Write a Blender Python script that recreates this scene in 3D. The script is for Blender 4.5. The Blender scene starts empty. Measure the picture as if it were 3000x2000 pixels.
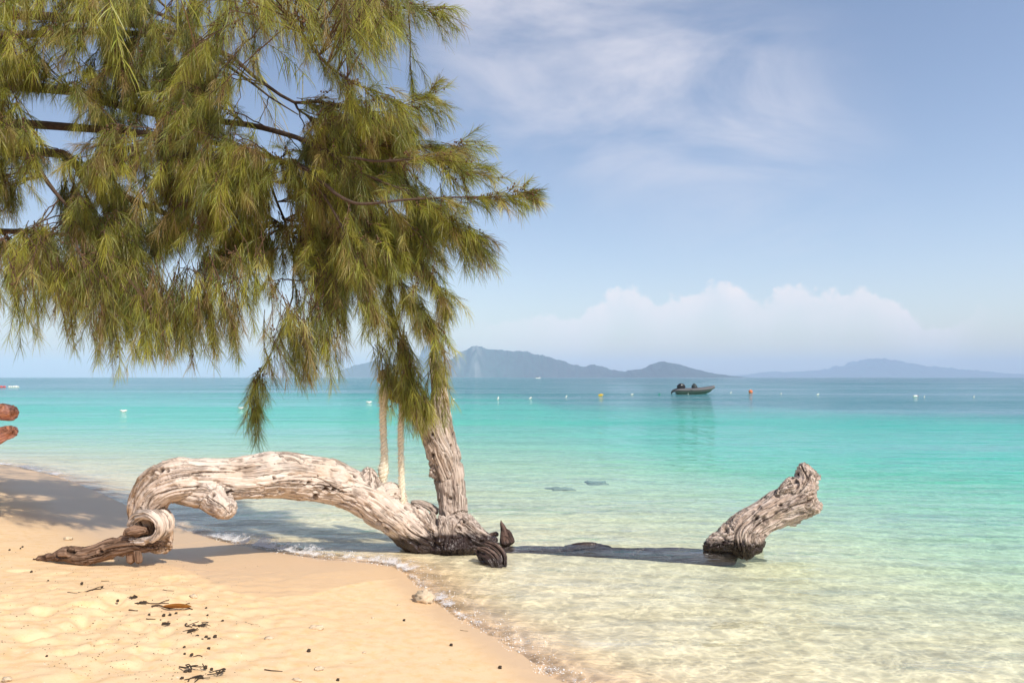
import bpy, bmesh, math, random
import numpy as np
from mathutils import Vector

random.seed(11)
RNG = np.random.default_rng(11)
SC = bpy.context.scene
COL = SC.collection

# ------------------------------------------------------------------ camera
F = 2333.0          # focal length in pixels of a 3000 px wide picture
CZ = 1.6            # eye height above the water
HOR = 1104.0        # horizon row
cam_d = bpy.data.cameras.new('camera')
cam_d.sensor_width = 36.0
cam_d.lens = F / 3000.0 * 36.0
cam_d.shift_y = (HOR - 1000.0) / 3000.0
cam_d.clip_start = 0.05
cam_d.clip_end = 30000.0
cam = bpy.data.objects.new('camera', cam_d)
COL.objects.link(cam)
cam.location = (0, 0, CZ)
cam.rotation_euler = (math.radians(90), 0, 0)
SC.camera = cam


def P(px, py, Y):
    return np.array([(px - 1500.0) / F * Y, Y, CZ - (py - HOR) / F * Y])


# ------------------------------------------------------------------ helpers
def tag(o, label=None, cat=None, group=None, kind=None):
    if label: o['label'] = label
    if cat: o['category'] = cat
    if group: o['group'] = group
    if kind: o['kind'] = kind
    return o


def empty(name, loc, label, cat, group=None):
    o = bpy.data.objects.new(name, None)
    o.empty_display_size = 0.1
    COL.objects.link(o)
    o.location = loc
    return tag(o, label, cat, group)


def mesh_np(name, V, polys, mat, parent=None, smooth=True, attrs=None, off=None):
    """polys: list of (n,k) index arrays."""
    V = np.asarray(V, dtype=np.float64)
    if parent is not None:
        V = V - np.array(root_of(parent))
    elif off is not None:
        V = V - np.array(off)
    if isinstance(polys, np.ndarray): polys = [polys]
    polys = [p for p in polys if len(p)]
    me = bpy.data.meshes.new(name)
    me.vertices.add(len(V))
    me.vertices.foreach_set('co', V.astype(np.float32).ravel())
    nl = sum(p.size for p in polys)
    npoly = sum(len(p) for p in polys)
    me.loops.add(nl)
    me.loops.foreach_set('vertex_index', np.concatenate([p.ravel() for p in polys]).astype(np.int32))
    me.polygons.add(npoly)
    tot = np.concatenate([np.full(len(p), p.shape[1], dtype=np.int32) for p in polys])
    st = np.concatenate([[0], np.cumsum(tot)[:-1]]).astype(np.int32)
    me.polygons.foreach_set('loop_start', st)
    me.polygons.foreach_set('loop_total', tot)
    me.polygons.foreach_set('use_smooth', np.full(npoly, smooth))
    me.update(calc_edges=True)
    me.validate()
    if attrs:
        for k, a in attrs.items():
            a = np.asarray(a, dtype=np.float32)
            if a.ndim == 1:
                at = me.attributes.new(k, 'FLOAT', 'POINT'); at.data.foreach_set('value', a)
            elif a.shape[1] == 3:
                at = me.attributes.new(k, 'FLOAT_VECTOR', 'POINT'); at.data.foreach_set('vector', a.ravel())
            else:
                at = me.attributes.new(k, 'FLOAT_COLOR', 'POINT'); at.data.foreach_set('color', a.ravel())
    if mat: me.materials.append(mat)
    o = bpy.data.objects.new(name, me)
    COL.objects.link(o)
    if parent is not None: o.parent = parent
    elif off is not None: o.location = off
    return o


def root_of(o):
    v = Vector((0, 0, 0))
    while o is not None:
        v += Vector(o.location); o = o.parent
    return v


# vectorised gradient noise
_perm = RNG.permutation(256)
PERM = np.concatenate([_perm, _perm, _perm])
_g = RNG.normal(size=(256, 3)); GRAD = _g / np.linalg.norm(_g, axis=1)[:, None]


def pn(p):
    p = np.asarray(p, dtype=np.float64)
    i = np.floor(p).astype(np.int64)
    f = p - i
    i &= 255
    u = f * f * f * (f * (f * 6 - 15) + 10)
    out = np.zeros(len(p))
    for a in (0, 1):
        wx = u[:, 0] if a else 1 - u[:, 0]
        for b in (0, 1):
            wy = u[:, 1] if b else 1 - u[:, 1]
            for c in (0, 1):
                wz = u[:, 2] if c else 1 - u[:, 2]
                h = PERM[PERM[PERM[(i[:, 0] + a) & 255] + ((i[:, 1] + b) & 255)] + ((i[:, 2] + c) & 255)]
                g = GRAD[h]
                d = g[:, 0] * (f[:, 0] - a) + g[:, 1] * (f[:, 1] - b) + g[:, 2] * (f[:, 2] - c)
                out += wx * wy * wz * d
    return out * 1.6


def pn2(x, y, s, z=0.0):
    return pn(np.stack([x * s, y * s, np.full_like(x, z)], 1))


def fbm(p, n=4, gain=0.5):
    r = np.zeros(len(p)); a = 1.0; p = np.array(p, dtype=np.float64)
    for k in range(n):
        r += a * pn(p + 17.3 * k); p = p * 2.03; a *= gain
    return r


def sstep(a, b, x):
    t = np.clip((x - a) / (b - a), 0, 1)
    return t * t * (3 - 2 * t)


def resample(pts, n):
    """Catmull-Rom through pts (m,k) -> n points evenly in parameter."""
    pts = np.asarray(pts, dtype=np.float64)
    m = len(pts)
    if m == 2:
        t = np.linspace(0, 1, n)[:, None]
        return pts[0] * (1 - t) + pts[1] * t
    e = np.vstack([2 * pts[0] - pts[1], pts, 2 * pts[-1] - pts[-2]])
    u = np.linspace(0, m - 1 - 1e-9, n)
    k = u.astype(int); t = (u - k)[:, None]
    p0, p1, p2, p3 = e[k], e[k + 1], e[k + 2], e[k + 3]
    return 0.5 * (2 * p1 + (p2 - p0) * t + (2 * p0 - 5 * p1 + 4 * p2 - p3) * t ** 2 + (3 * p1 - p0 - 3 * p2 + p3) * t ** 3)


def frames(C):
    """tangents and parallel transported frames along polyline C."""
    T = np.gradient(C, axis=0)
    T /= np.linalg.norm(T, axis=1)[:, None] + 1e-12
    a = np.array([0, 0, 1.0]) if abs(T[0, 2]) < 0.9 else np.array([0, 1.0, 0])
    U = np.zeros_like(C)
    u = a - T[0] * a.dot(T[0]); U[0] = u / np.linalg.norm(u)
    for k in range(1, len(C)):
        u = U[k - 1] - T[k] * U[k - 1].dot(T[k]); U[k] = u / (np.linalg.norm(u) + 1e-12)
    W = np.cross(T, U)
    return T, U, W


def tube(C, R, nseg=8, cap=True):
    """returns V, quads, tris"""
    C = np.asarray(C); n = len(C)
    R = np.broadcast_to(np.asarray(R, dtype=float), (n,))
    T, U, W = frames(C)
    a = np.linspace(0, 2 * np.pi, nseg, endpoint=False)
    V = (C[:, None, :] + R[:, None, None] * (np.cos(a)[None, :, None] * U[:, None, :] + np.sin(a)[None, :, None] * W[:, None, :])).reshape(-1, 3)
    i = np.arange(n - 1)[:, None] * nseg; j = np.arange(nseg)[None, :]; j2 = (j + 1) % nseg
    Q = np.stack([i + j, i + j2, i + nseg + j2, i + nseg + j], -1).reshape(-1, 4)
    tr = np.zeros((0, 3), int)
    if cap:
        k = len(V)
        V = np.vstack([V, C[0] - T[0] * R[0] * 0.6, C[-1] + T[-1] * R[-1] * 0.6])
        jj = np.arange(nseg); jj2 = (jj + 1) % nseg
        b = (n - 1) * nseg
        tr = np.vstack([np.stack([jj2, jj, np.full(nseg, k)], 1), np.stack([b + jj, b + jj2, np.full(nseg, k + 1)], 1)])
    return V, Q, tr


class MB:
    """collects several shapes into one mesh"""
    def __init__(s): s.V = []; s.Q = []; s.T = []; s.n = 0; s.A = []
    def add(s, V, Q=None, T=None, a=None):
        s.V.append(V)
        if Q is not None and len(Q): s.Q.append(Q + s.n)
        if T is not None and len(T): s.T.append(T + s.n)
        if a is not None: s.A.append(np.broadcast_to(np.asarray(a, float), (len(V), len(a))) if np.ndim(a) == 1 else a)
        s.n += len(V)
    def tube(s, C, R, nseg=8, a=None):
        V, Q, T = tube(C, R, nseg); s.add(V, Q, T, a)
    def build(s, name, mat, parent=None, smooth=True, off=None, aname=None):
        ps = []
        if s.Q: ps.append(np.vstack(s.Q))
        if s.T: ps.append(np.vstack(s.T))
        at = {aname: np.vstack(s.A)} if aname else None
        return mesh_np(name, np.vstack(s.V), ps, mat, parent, smooth, at, off)


def ico(sub):
    bm = bmesh.new(); bmesh.ops.create_icosphere(bm, subdivisions=sub, radius=1.0)
    bm.verts.index_update()
    V = np.array([v.co[:] for v in bm.verts]); T = np.array([[v.index for v in f.verts] for f in bm.faces])
    bm.free(); return V, T


ICO1, ICO2, ICO3 = ico(1), ico(2), ico(3)


def box(c, s):
    c = np.array(c); s = np.array(s) / 2
    V = np.array([[x, y, z] for x in (-1, 1) for y in (-1, 1) for z in (-1, 1)]) * s + c
    Q = np.array([[0, 1, 3, 2], [4, 6, 7, 5], [0, 4, 5, 1], [2, 3, 7, 6], [0, 2, 6, 4], [1, 5, 7, 3]])
    return V, Q


# ------------------------------------------------------------------ node helper
class NT:
    def __init__(s, nt):
        s.t = nt; s.t.nodes.clear()
    def n(s, typ, **kw):
        nd = s.t.nodes.new(typ)
        for k, v in kw.items():
            if k.startswith('_'): setattr(nd, k[1:], v)
        for k, v in kw.items():
            if not k.startswith('_'):
                s.put(nd.inputs[k.replace('__', ' ')] if not k.startswith('i') or not k[1:].isdigit() else nd.inputs[int(k[1:])], v)
        return nd
    def put(s, inp, v):
        if isinstance(v, bpy.types.NodeSocket): s.t.links.new(v, inp)
        elif isinstance(v, bpy.types.Node): s.t.links.new(v.outputs[0], inp)
        else: inp.default_value = v
    def m(s, op, a, b=0.0, c=0.0, clamp=False):
        nd = s.t.nodes.new('ShaderNodeMath'); nd.operation = op; nd.use_clamp = clamp
        s.put(nd.inputs[0], a); s.put(nd.inputs[1], b); s.put(nd.inputs[2], c); return nd.outputs[0]
    def ss(s, a, b, x):
        nd = s.t.nodes.new('ShaderNodeMapRange'); nd.interpolation_type = 'SMOOTHSTEP'
        s.put(nd.inputs['Value'], x); s.put(nd.inputs['From Min'], a); s.put(nd.inputs['From Max'], b)
        return nd.outputs[0]
    def lin(s, a, b, c, d, x):
        nd = s.t.nodes.new('ShaderNodeMapRange')
        s.put(nd.inputs['Value'], x); s.put(nd.inputs['From Min'], a); s.put(nd.inputs['From Max'], b)
        s.put(nd.inputs['To Min'], c); s.put(nd.inputs['To Max'], d)
        return nd.outputs[0]
    def mix(s, f, a, b, bt='MIX'):
        nd = s.t.nodes.new('ShaderNodeMix'); nd.data_type = 'RGBA'; nd.blend_type = bt; nd.clamp_factor = True
        s.put(nd.inputs[0], f); s.put(nd.inputs[6], c4(a)); s.put(nd.inputs[7], c4(b)); return nd.outputs[2]
    def vm(s, op, a, b=(0, 0, 0)):
        nd = s.t.nodes.new('ShaderNodeVectorMath'); nd.operation = op
        s.put(nd.inputs[0], a); s.put(nd.inputs[1], b); return nd.outputs[0]
    def noise(s, vec, scale, detail=3.0, rough=0.5, dist=0.0, dim='3D'):
        nd = s.t.nodes.new('ShaderNodeTexNoise'); nd.noise_dimensions = dim
        s.put(nd.inputs['Vector'], vec); nd.inputs['Scale'].default_value = scale
        nd.inputs['Detail'].default_value = detail; nd.inputs['Roughness'].default_value = rough
        nd.inputs['Distortion'].default_value = dist
        return nd.outputs[0]
    def attr(s, name, which='Fac'):
        nd = s.t.nodes.new('ShaderNodeAttribute'); nd.attribute_name = name; return nd.outputs[which]
    def pos(s):
        return s.t.nodes.new('ShaderNodeNewGeometry').outputs['Position']
    def xyz(s, v):
        nd = s.t.nodes.new('ShaderNodeSeparateXYZ'); s.put(nd.inputs[0], v); return nd.outputs
    def bump(s, h, strength=0.3, dist=0.02, normal=None):
        nd = s.t.nodes.new('ShaderNodeBump'); s.put(nd.inputs['Height'], h)
        nd.inputs['Strength'].default_value = strength; nd.inputs['Distance'].default_value = dist
        if normal is not None: s.put(nd.inputs['Normal'], normal)
        return nd.outputs[0]
    def out(s, surf=None, vol=None):
        nd = s.t.nodes.new('ShaderNodeOutputMaterial')
        if surf is not None: s.put(nd.inputs['Surface'], surf)
        if vol is not None: s.put(nd.inputs['Volume'], vol)
    def bsdf(s, col, rough=0.8, normal=None, spec=0.3):
        nd = s.t.nodes.new('ShaderNodeBsdfPrincipled')
        s.put(nd.inputs['Base Color'], c4(col)); s.put(nd.inputs['Roughness'], rough)
        s.put(nd.inputs['Specular IOR Level'], spec)
        if normal is not None: s.put(nd.inputs['Normal'], normal)
        return nd.outputs[0]


def c4(v):
    if isinstance(v, tuple) and len(v) == 3: return (*v, 1.0)
    return v


def material(name):
    m = bpy.data.materials.new(name); m.use_nodes = True
    return m, NT(m.node_tree)


def simple(name, col, rough=0.6, var=0.12, scale=25.0, spec=0.3):
    m, n = material(name)
    p = n.t.nodes.new('ShaderNodeTexCoord').outputs['Object']
    f = n.noise(p, scale, 4)
    c = n.mix(f, tuple(x * (1 - var * 1.6) for x in col), tuple(min(1, x * (1 + var)) for x in col))
    n.out(n.bsdf(c, rough, n.bump(f, 0.15, 0.01), spec))
    return m


# ------------------------------------------------------------------ light
SUN = np.array([0.66, -0.75, 1.0]); SUN /= np.linalg.norm(SUN)
EL = math.asin(SUN[2]); AZ = math.atan2(SUN[0], SUN[1])
sd = bpy.data.lights.new('sun', 'SUN'); sd.energy = 4.4; sd.angle = math.radians(0.53); sd.color = (1.0, 0.93, 0.82)
so = bpy.data.objects.new('sun', sd); COL.objects.link(so)
so.rotation_euler = Vector(SUN).to_track_quat('Z', 'Y').to_euler()
so.location = (4, -4, 8)

W = bpy.data.worlds.new('World'); SC.world = W; W.use_nodes = True
n = NT(W.node_tree)
sky = n.n('ShaderNodeTexSky', _sky_type='NISHITA')
sky.sun_disc = False; sky.sun_elevation = EL; sky.sun_rotation = AZ
sky.air_density = 1.0; sky.dust_density = 1.0; sky.ozone_density = 1.0; sky.altitude = 0.0
SKY_K = 0.14
dirv = n.t.nodes.new('ShaderNodeTexCoord').outputs['Generated']
dx, dy, dz = n.xyz(dirv)
dyc = n.m('MAXIMUM', dy, 0.05)
X = n.m('DIVIDE', dx, dyc)       # tangent of the bearing from north
Z = n.m('DIVIDE', dz, dyc)       # tangent of the elevation
ahead = n.ss(0.05, 0.3, dy)
comb = n.n('ShaderNodeCombineXYZ', X=X, Y=Z)
skyc = n.mix(1.0, sky.outputs[0], (1.12, 1.02, 1.02), 'MULTIPLY')
skyc = n.vm('SCALE', skyc); skyc.node.inputs['Scale'].default_value = 1.0; n.put(skyc.node.inputs['Scale'], n.lin(-0.7, 0.7, 0.86, 1.22, n.m('MULTIPLY', X, ahead)))
# high thin cloud, streaked down to the right
rot = n.n('ShaderNodeMapping', Vector=comb.outputs[0]); rot.inputs['Rotation'].default_value = (0, 0, math.radians(24)); rot.inputs['Scale'].default_value = (1.3, 3.0, 1)
c1 = n.noise(rot.outputs[0], 2.6, 7, 0.56, 0.5)
c1b = n.noise(comb.outputs[0], 1.5, 2, 0.5)
bandd = n.m('ABSOLUTE', n.m('SUBTRACT', Z, n.m('MULTIPLY_ADD', X, -0.42, 0.44)))
band = n.m('SUBTRACT', 1.0, n.ss(0.03, 0.24, bandd))
bandx = n.m('MULTIPLY', n.ss(-0.22, 0.0, X), n.m('SUBTRACT', 1.0, n.ss(0.26, 0.54, X)))
cir = n.m('MULTIPLY', n.m('MULTIPLY', band, bandx), n.ss(0.40, 0.74, n.m('MULTIPLY_ADD', c1b, 0.30, n.m('MULTIPLY', c1, 0.80))))
# a low bank of cumulus with lumpy heads
top = n.m('MULTIPLY_ADD', n.noise(n.n('ShaderNodeCombineXYZ', X=X).outputs[0], 14.0, 3, 0.6), 0.04, 0.080)
for bx, bh, bw in ((0.145, 0.020, 0.026), (0.255, 0.022, 0.03), (0.355, 0.018, 0.035), (0.445, 0.018, 0.028),  (0.07, -0.02, 0.05), (0.54, -0.035, 0.05), (-0.06, -0.035, 0.08)):
    q = n.m('DIVIDE', n.m('SUBTRACT', X, bx), bw)
    top = n.m('ADD', top, n.m('MULTIPLY', n.m('EXPONENT', n.m('MULTIPLY', n.m('MULTIPLY', q, q), -1.0)), bh))
lump = n.noise(comb.outputs[0], 30.0, 6, 0.6)
top = n.m('ADD', top, n.m('MULTIPLY', n.m('SUBTRACT', lump, 0.5), 0.055))
edge = n.m('SUBTRACT', top, Z)
cum = n.m('MULTIPLY', n.ss(-0.001, 0.010, edge), n.m('SUBTRACT', 1.0, n.ss(0.008, 0.080, edge)))
cumx = n.m('MULTIPLY', n.ss(-0.12, 0.12, X), n.m('SUBTRACT', 1.0, n.ss(0.5, 0.62, X)))
cum = n.m('MULTIPLY', n.m('MULTIPLY', cum, cumx), n.lin(0.3, 0.7, 0.45, 1.0, lump))
skyc = n.mix(n.m('MULTIPLY', n.m('MULTIPLY', cir, ahead), 0.78), skyc, (6.3, 6.1, 6.6))
skyc = n.mix(n.m('MULTIPLY', n.m('MULTIPLY', cum, ahead), 0.95), skyc, (7.2, 6.8, 6.9))
bg = n.n('ShaderNodeBackground', Color=skyc); bg.inputs['Strength'].default_value = SKY_K
wo = n.t.nodes.new('ShaderNodeOutputWorld'); n.t.links.new(bg.outputs[0], wo.inputs['Surface'])

# ------------------------------------------------------------------ shoreline and ground height
def flat(px, py):
    Y = CZ * F / (py - HOR); return ((px - 1500) / F * Y, Y)


shore_px = [(0, 1362), (90, 1378), (180, 1400), (300, 1447), (420, 1502), (520, 1545), (640, 1582), (740, 1604), (850, 1624), (960, 1640),
            (1090, 1650), (1170, 1668), (1222, 1715), (1280, 1768), (1350, 1815), (1440, 1862), (1510, 1908), (1590, 1958), (1660, 2000)]
SH = [(-400, 60), (-120, 34), (-45, 26), (-20, 19.5), (-13, 16.4)] + [flat(*p) for p in shore_px] + [(1.3, 3.2), (3, 2.0), (8, 0), (20, -6), (60, -22), (400, -120)]
SHL = resample(SH, 420)
POLY = np.vstack([SHL, [[400, -600], [-400, -600]]])


def seg_dist(x, y, L):
    d2 = np.full(len(x), 1e18)
    for a, b in zip(L[:-1], L[1:]):
        v = b - a; l2 = v.dot(v) + 1e-12
        t = np.clip(((x - a[0]) * v[0] + (y - a[1]) * v[1]) / l2, 0, 1)
        d2 = np.minimum(d2, (x - a[0] - t * v[0]) ** 2 + (y - a[1] - t * v[1]) ** 2)
    return np.sqrt(d2)


def inside(x, y, L):
    r = np.zeros(len(x), bool)
    m = len(L)
    for k in range(m):
        x1, y1 = L[k]; x2, y2 = L[(k + 1) % m]
        if y1 == y2: continue
        c = ((y1 > y) != (y2 > y)) & (x < (x2 - x1) * (y - y1) / (y2 - y1) + x1)
        r ^= c
    return r


def sdist(x, y):
    d = seg_dist(x, y, SHL)
    return np.where(inside(x, y, POLY), d, -d)


_pr = random.Random(5)
PITS = []
for a, b in ((238, 1868), (345, 1852), (415, 1872), (482, 1878), (300, 1925), (420, 1950), (470, 1935), (180, 1760), (330, 1790), (120, 1850), (60, 1800), (210, 1960), (560, 1935), (90, 1930), (390, 1990), (270, 1820), (20, 1880), (500, 1700), (160, 1700), (70, 1690)):
    t_ = 1.46 * 2333.0 / (b - 1104.0)
    PITS.append(((a - 1500) / 2333.0 * t_, t_, _pr.uniform(.06, .11), _pr.uniform(.035, .06), _pr.uniform(0, 3.1), _pr.uniform(.009, .020)))


def ground(x, y, s=None, fine=True):
    """height of sand (s>0) and sea bed (s<0)"""
    x = np.asarray(x, float); y = np.asarray(y, float)
    if s is None: s = sdist(x, y)
    land = np.where(s < 3.0, 0.10 * s, 0.30 + (s - 3.0) * 0.03)
    land = np.minimum(land, 1.2 + 0 * s)
    d = -s
    dep = np.interp(d, [0, 0.5, 2, 6, 15, 30, 60, 110, 200, 500, 12000], [0, 0.03, 0.11, 0.26, 0.50, 0.80, 1.22, 1.9, 3.4, 6.5, 6.5])
    dep = dep * (1 + 0.10 * sstep(0.8, 4, d) * sstep(40, 15, d)) * (1 + 0.48 * sstep(0.5, 7, x) * sstep(1, 6, d)) * np.interp(x, [-90, -15, 10, 80], [0.62, 0.95, 1.0, 1.35])
    dep = dep * (1 + sstep(8, 40, d) * (0.22 * pn2(x * 0.5, y * 1.6, 0.03, 2.2) + 0.15 * pn2(x * 0.5, y * 1.6, 0.09, 6.2)))
    z = np.where(s > 0, land, -dep)
    near = np.exp(-(np.maximum(np.hypot(x, y) - 12, 0) / 12) ** 2)
    z = z + near * 0.02 * pn2(x, y, 0.7, 3.1) * sstep(0.0, 1.0, np.abs(s))
    if fine:
        dry = sstep(0.9, 2.0, s)
        z = z + near * dry * (0.012 * pn2(x, y, 2.4, 7.7) + 0.007 * pn2(x, y, 6.0, 1.2))
        # scuffed, walked-on patch
        patch = np.exp(-(((x + 2.3) / 1.3) ** 2 + ((y - 4.6) / 1.3) ** 2))
        z = z + patch * near * (0.030 * np.abs(pn2(x, y, 5.2, 4.4)) - 0.04 * np.maximum(pn2(x, y, 3.2, 9.1) - 0.12, 0) + 0.012 * pn2(x, y, 13.0, 2.0) + 0.006 * pn2(x, y, 24.0, 3.0))
        # old footprints: irregular pits with a pushed-up rim
        for (a, b, r1_, r2_, an, dp) in PITS:
            if len(x) < 5 and abs(a - x[0]) > 1: continue
            mk = (np.abs(x - a) < 0.45) & (np.abs(y - b) < 0.45)
            if not mk.any(): continue
            u_ = (x[mk] - a) * math.cos(an) + (y[mk] - b) * math.sin(an); v_ = -(x[mk] - a) * math.sin(an) + (y[mk] - b) * math.cos(an)
            q_ = np.sqrt((u_ / r1_) ** 2 + (v_ / r2_) ** 2) + 0.30 * pn2(x[mk], y[mk], 11.0, a)
            z[mk] += -dp * np.exp(-q_ ** 4) + 0.45 * dp * np.exp(-((q_ - 1.35) / 0.28) ** 2) + 0.2 * dp * pn2(x[mk], y[mk], 26.0, b) * np.exp(-(q_ / 1.8) ** 2)
        wet = sstep(-0.1, -0.8, s)
        z = z + near * wet * 0.010 * pn2(x * 1.0, y * 1.0, 3.4, 5.0)
    return z


def hit(px, py):
    """point where the line of sight through a pixel meets the ground"""
    t = np.geomspace(1.5, 400, 1200)
    x = (px - 1500) / F * t; zz = CZ - (py - HOR) / F * t
    g = ground(x, t, fine=False)
    k = np.argmax(zz <= g)
    lo, hi = t[max(k - 1, 0)], t[k]
    tt = np.linspace(lo, hi, 60)
    g = ground((px - 1500) / F * tt, tt); k = np.argmax(CZ - (py - HOR) / F * tt <= g)
    return P(px, py, tt[k])


# graded coordinate axes: fine close by, coarse far away
def axis(a, b, step, lim_lo, lim_hi, g=1.13):
    mid = list(np.arange(a, b + 1e-6, step))
    lo = []; v = a; st = step
    while v > lim_lo: st *= g; v -= st; lo.append(max(v, lim_lo))
    hi = []; v = b; st = step
    while v < lim_hi: st *= g; v += st; hi.append(min(v, lim_hi))
    return np.array(lo[::-1] + mid + hi)


def sheet(ax, ay):
    gx, gy = np.meshgrid(ax, ay)
    nx, ny = len(ax), len(ay)
    i = np.arange(ny - 1)[:, None] * nx; j = np.arange(nx - 1)[None, :]
    Q = np.stack([i + j, i + j + 1, i + nx + j + 1, i + nx + j], -1).reshape(-1, 4)
    return gx.ravel(), gy.ravel(), Q


FAR = 9000.0
ax = axis(-6.5, 4.0, 0.021, -FAR, FAR); ay = axis(2.7, 10.5, 0.021, -120, FAR)
gx, gy, Q = sheet(ax, ay)
gs = sdist(gx, gy)
gz = ground(gx, gy, gs)
# swash lobe: wet sand inside a scalloped line
lobe_px = [(430, 1612), (470, 1648), (540, 1668), (600, 1700), (680, 1735), (800, 1748), (900, 1740), (1000, 1716), (1100, 1700), (1190, 1694), (1280, 1720), (1200, 1600), (700, 1560)]
LOBE = resample(np.array([hit(*p)[:2] for p in lobe_px[:10]] + [flat(*p) for p in lobe_px[10:]]), 90)
ld = seg_dist(gx, gy, np.vstack([LOBE, LOBE[:1]])); li = inside(gx, gy, LOBE)
lsd = np.where(li, ld, -ld)
wob = 0.06 * pn2(gx, gy, 1.7, 8.0)
wet = sstep(0.32, 0.05, gs + wob)
wet = np.maximum(wet, sstep(-0.015, 0.03, lsd + 0.02 * pn2(gx, gy, 3.0, 2.0)) * 0.8)
wet = np.maximum(wet, sstep(1.7, 0.7, gs + wob * 3) * sstep(-2.2, -2.7, gx))
rim = np.exp(-((lsd + 0.02) / 0.02) ** 2) * (gs > 0.1)
gz = gz + rim * 0.004
beach_m, n = material('beach_sand')
p = n.pos()
g1 = n.noise(p, 0.9, 4, 0.6); g2 = n.noise(p, 160.0, 2, 0.6); g3 = n.noise(p, 14.0, 5, 0.6)
dryc = n.mix(g1, (0.80, 0.565, 0.325), (0.85, 0.625, 0.385))
dryc = n.mix(n.ss(0.40, 0.75, g3), dryc, (0.78, 0.52, 0.26))
dryc = n.mix(n.m('MULTIPLY', n.ss(0.45, 0.8, g2), 0.35), dryc, (0.62, 0.40, 0.20))
spk = n.noise(p, 55.0, 1, 0.5)
dryc = n.mix(n.m('MULTIPLY', n.ss(0.74, 0.80, spk), 0.6), dryc, (0.92, 0.82, 0.68))
dryc = n.mix(n.m('MULTIPLY', n.ss(0.26, 0.20, n.noise(p, 38.0, 1, 0.5)), 0.5), dryc, (0.38, 0.24, 0.12))
w = n.attr('wet')
col = n.mix(w, dryc, n.mix(g1, (0.69, 0.47, 0.27), (0.73, 0.51, 0.30)))
col = n.mix(n.attr('sea'), col, n.mix(g1, (0.80, 0.69, 0.46), (0.86, 0.76, 0.53)))
rough = n.lin(0, 1, 0.95, 0.42, w)
bh = n.m('ADD', n.m('MULTIPLY', g3, 0.6), n.m('MULTIPLY', g2, 0.12))
bst = n.bump(bh, 0.35, 0.02)
n.out(n.bsdf(col, rough, bst, 0.25))
beach = mesh_np('beach', np.stack([gx, gy, gz], 1), Q, beach_m, attrs={'wet': wet * (gs > -0.3), 'sea': sstep(0.05, -0.7, gs)})
tag(beach, 'golden sand beach running down into the clear shallows', kind='structure')

# ------------------------------------------------------------------ water
wx = axis(-7.0, 6.0, 0.035, -FAR, FAR, 1.12); wy = axis(2.8, 13.0, 0.035, -100, FAR, 1.12)
x, y, Q = sheet(wx, wy)
s = sdist(x, y); d = -s
along = 0.5 + 0.9 * pn2(x, y, 0.8, 6.0)
zone = np.exp(-(((x + 2.1) / 1.0) ** 2 + ((y - 7.5) / 0.9) ** 2)) + 0.9 * np.exp(-(((x + 9.3) / 2.0) ** 2 + ((y - 14.5) / 1.6) ** 2))
amp = 0.012 * np.clip(along, 0.1, 1.2) + 0.055 * zone * (0.7 + 0.5 * pn2(x, y, 3.0, 2.0))
z = amp * np.exp(-((d - 0.14 - 0.05 * pn2(x, y, 1.5, 1.0)) / 0.075) ** 2)
calm = sstep(0.0, 1.0, d) * np.exp(-(np.maximum(np.hypot(x, y) - 25, 0) / 25) ** 2)
z = z + calm * (0.006 * pn2(x, y * 1.6, 1.5, 4.0) + 0.0035 * pn2(x, y * 1.4, 4.0, 5.0))
z = z - 0.02 * sstep(0.3, 1.2, s)
nv = len(x)
B = 9.6
corner = np.array([[-FAR, -100, -B], [FAR, -100, -B], [FAR, FAR, -B], [-FAR, FAR, -B]])
edge0 = np.array([[-FAR, -100, 0], [FAR, -100, 0], [FAR, FAR, 0], [-FAR, FAR, 0]])
V = np.vstack([np.stack([x, y, z], 1), corner, edge0])
bq = np.array([[0, 3, 2, 1], [4, 0, 1, 5], [5, 1, 2, 6], [6, 2, 3, 7], [7, 3, 0, 4]]) + nv
bord = (np.abs(x) >= FAR - 1) | (y >= FAR - 1) | (y <= -99)
V[:nv][bord, 2] = 0
water_m, n = material('sea_water')
p = n.pos()
px_, py_, pz_ = n.xyz(p)
dist = n.m('SQRT', n.m('ADD', n.m('MULTIPLY', px_, px_), n.m('MULTIPLY', py_, py_)))
st = n.n('ShaderNodeMapping', Vector=p); st.inputs['Scale'].default_value = (0.7, 1.25, 1.0); st.inputs['Rotation'].default_value = (0, 0, math.radians(8))
r1 = n.noise(st.outputs[0], 3.2, 4, 0.6, 0.4)
r2 = n.noise(st.outputs[0], 0.55, 3, 0.6, 0.3)
r3 = n.noise(n.n('ShaderNodeMapping', Vector=p, Scale=(0.35, 1.3, 1.0)).outputs[0], 0.16, 4, 0.62)
hgt = n.m('ADD', n.m('MULTIPLY', r1, 0.035), n.m('ADD', n.m('MULTIPLY', r2, 0.10), n.m('MULTIPLY', r3, 0.55)))
bn = n.bump(hgt, 1.0, 1.0)
fr = n.n('ShaderNodeFresnel', IOR=1.33, Normal=bn).outputs[0]
# wind patches ruffle the surface more or less
wind = n.noise(n.n('ShaderNodeMapping', Vector=p, Scale=(0.5, 2.2, 1.0)).outputs[0], 0.035, 4, 0.6)
cap = n.lin(0.35, 0.65, 0.46, 0.92, wind)
frf = n.n('ShaderNodeFresnel', IOR=1.33).outputs[0]
refl = n.m('MULTIPLY', n.m('ADD', n.m('MULTIPLY', fr, 0.62), n.m('MULTIPLY', frf, 0.38)), cap)
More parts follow.
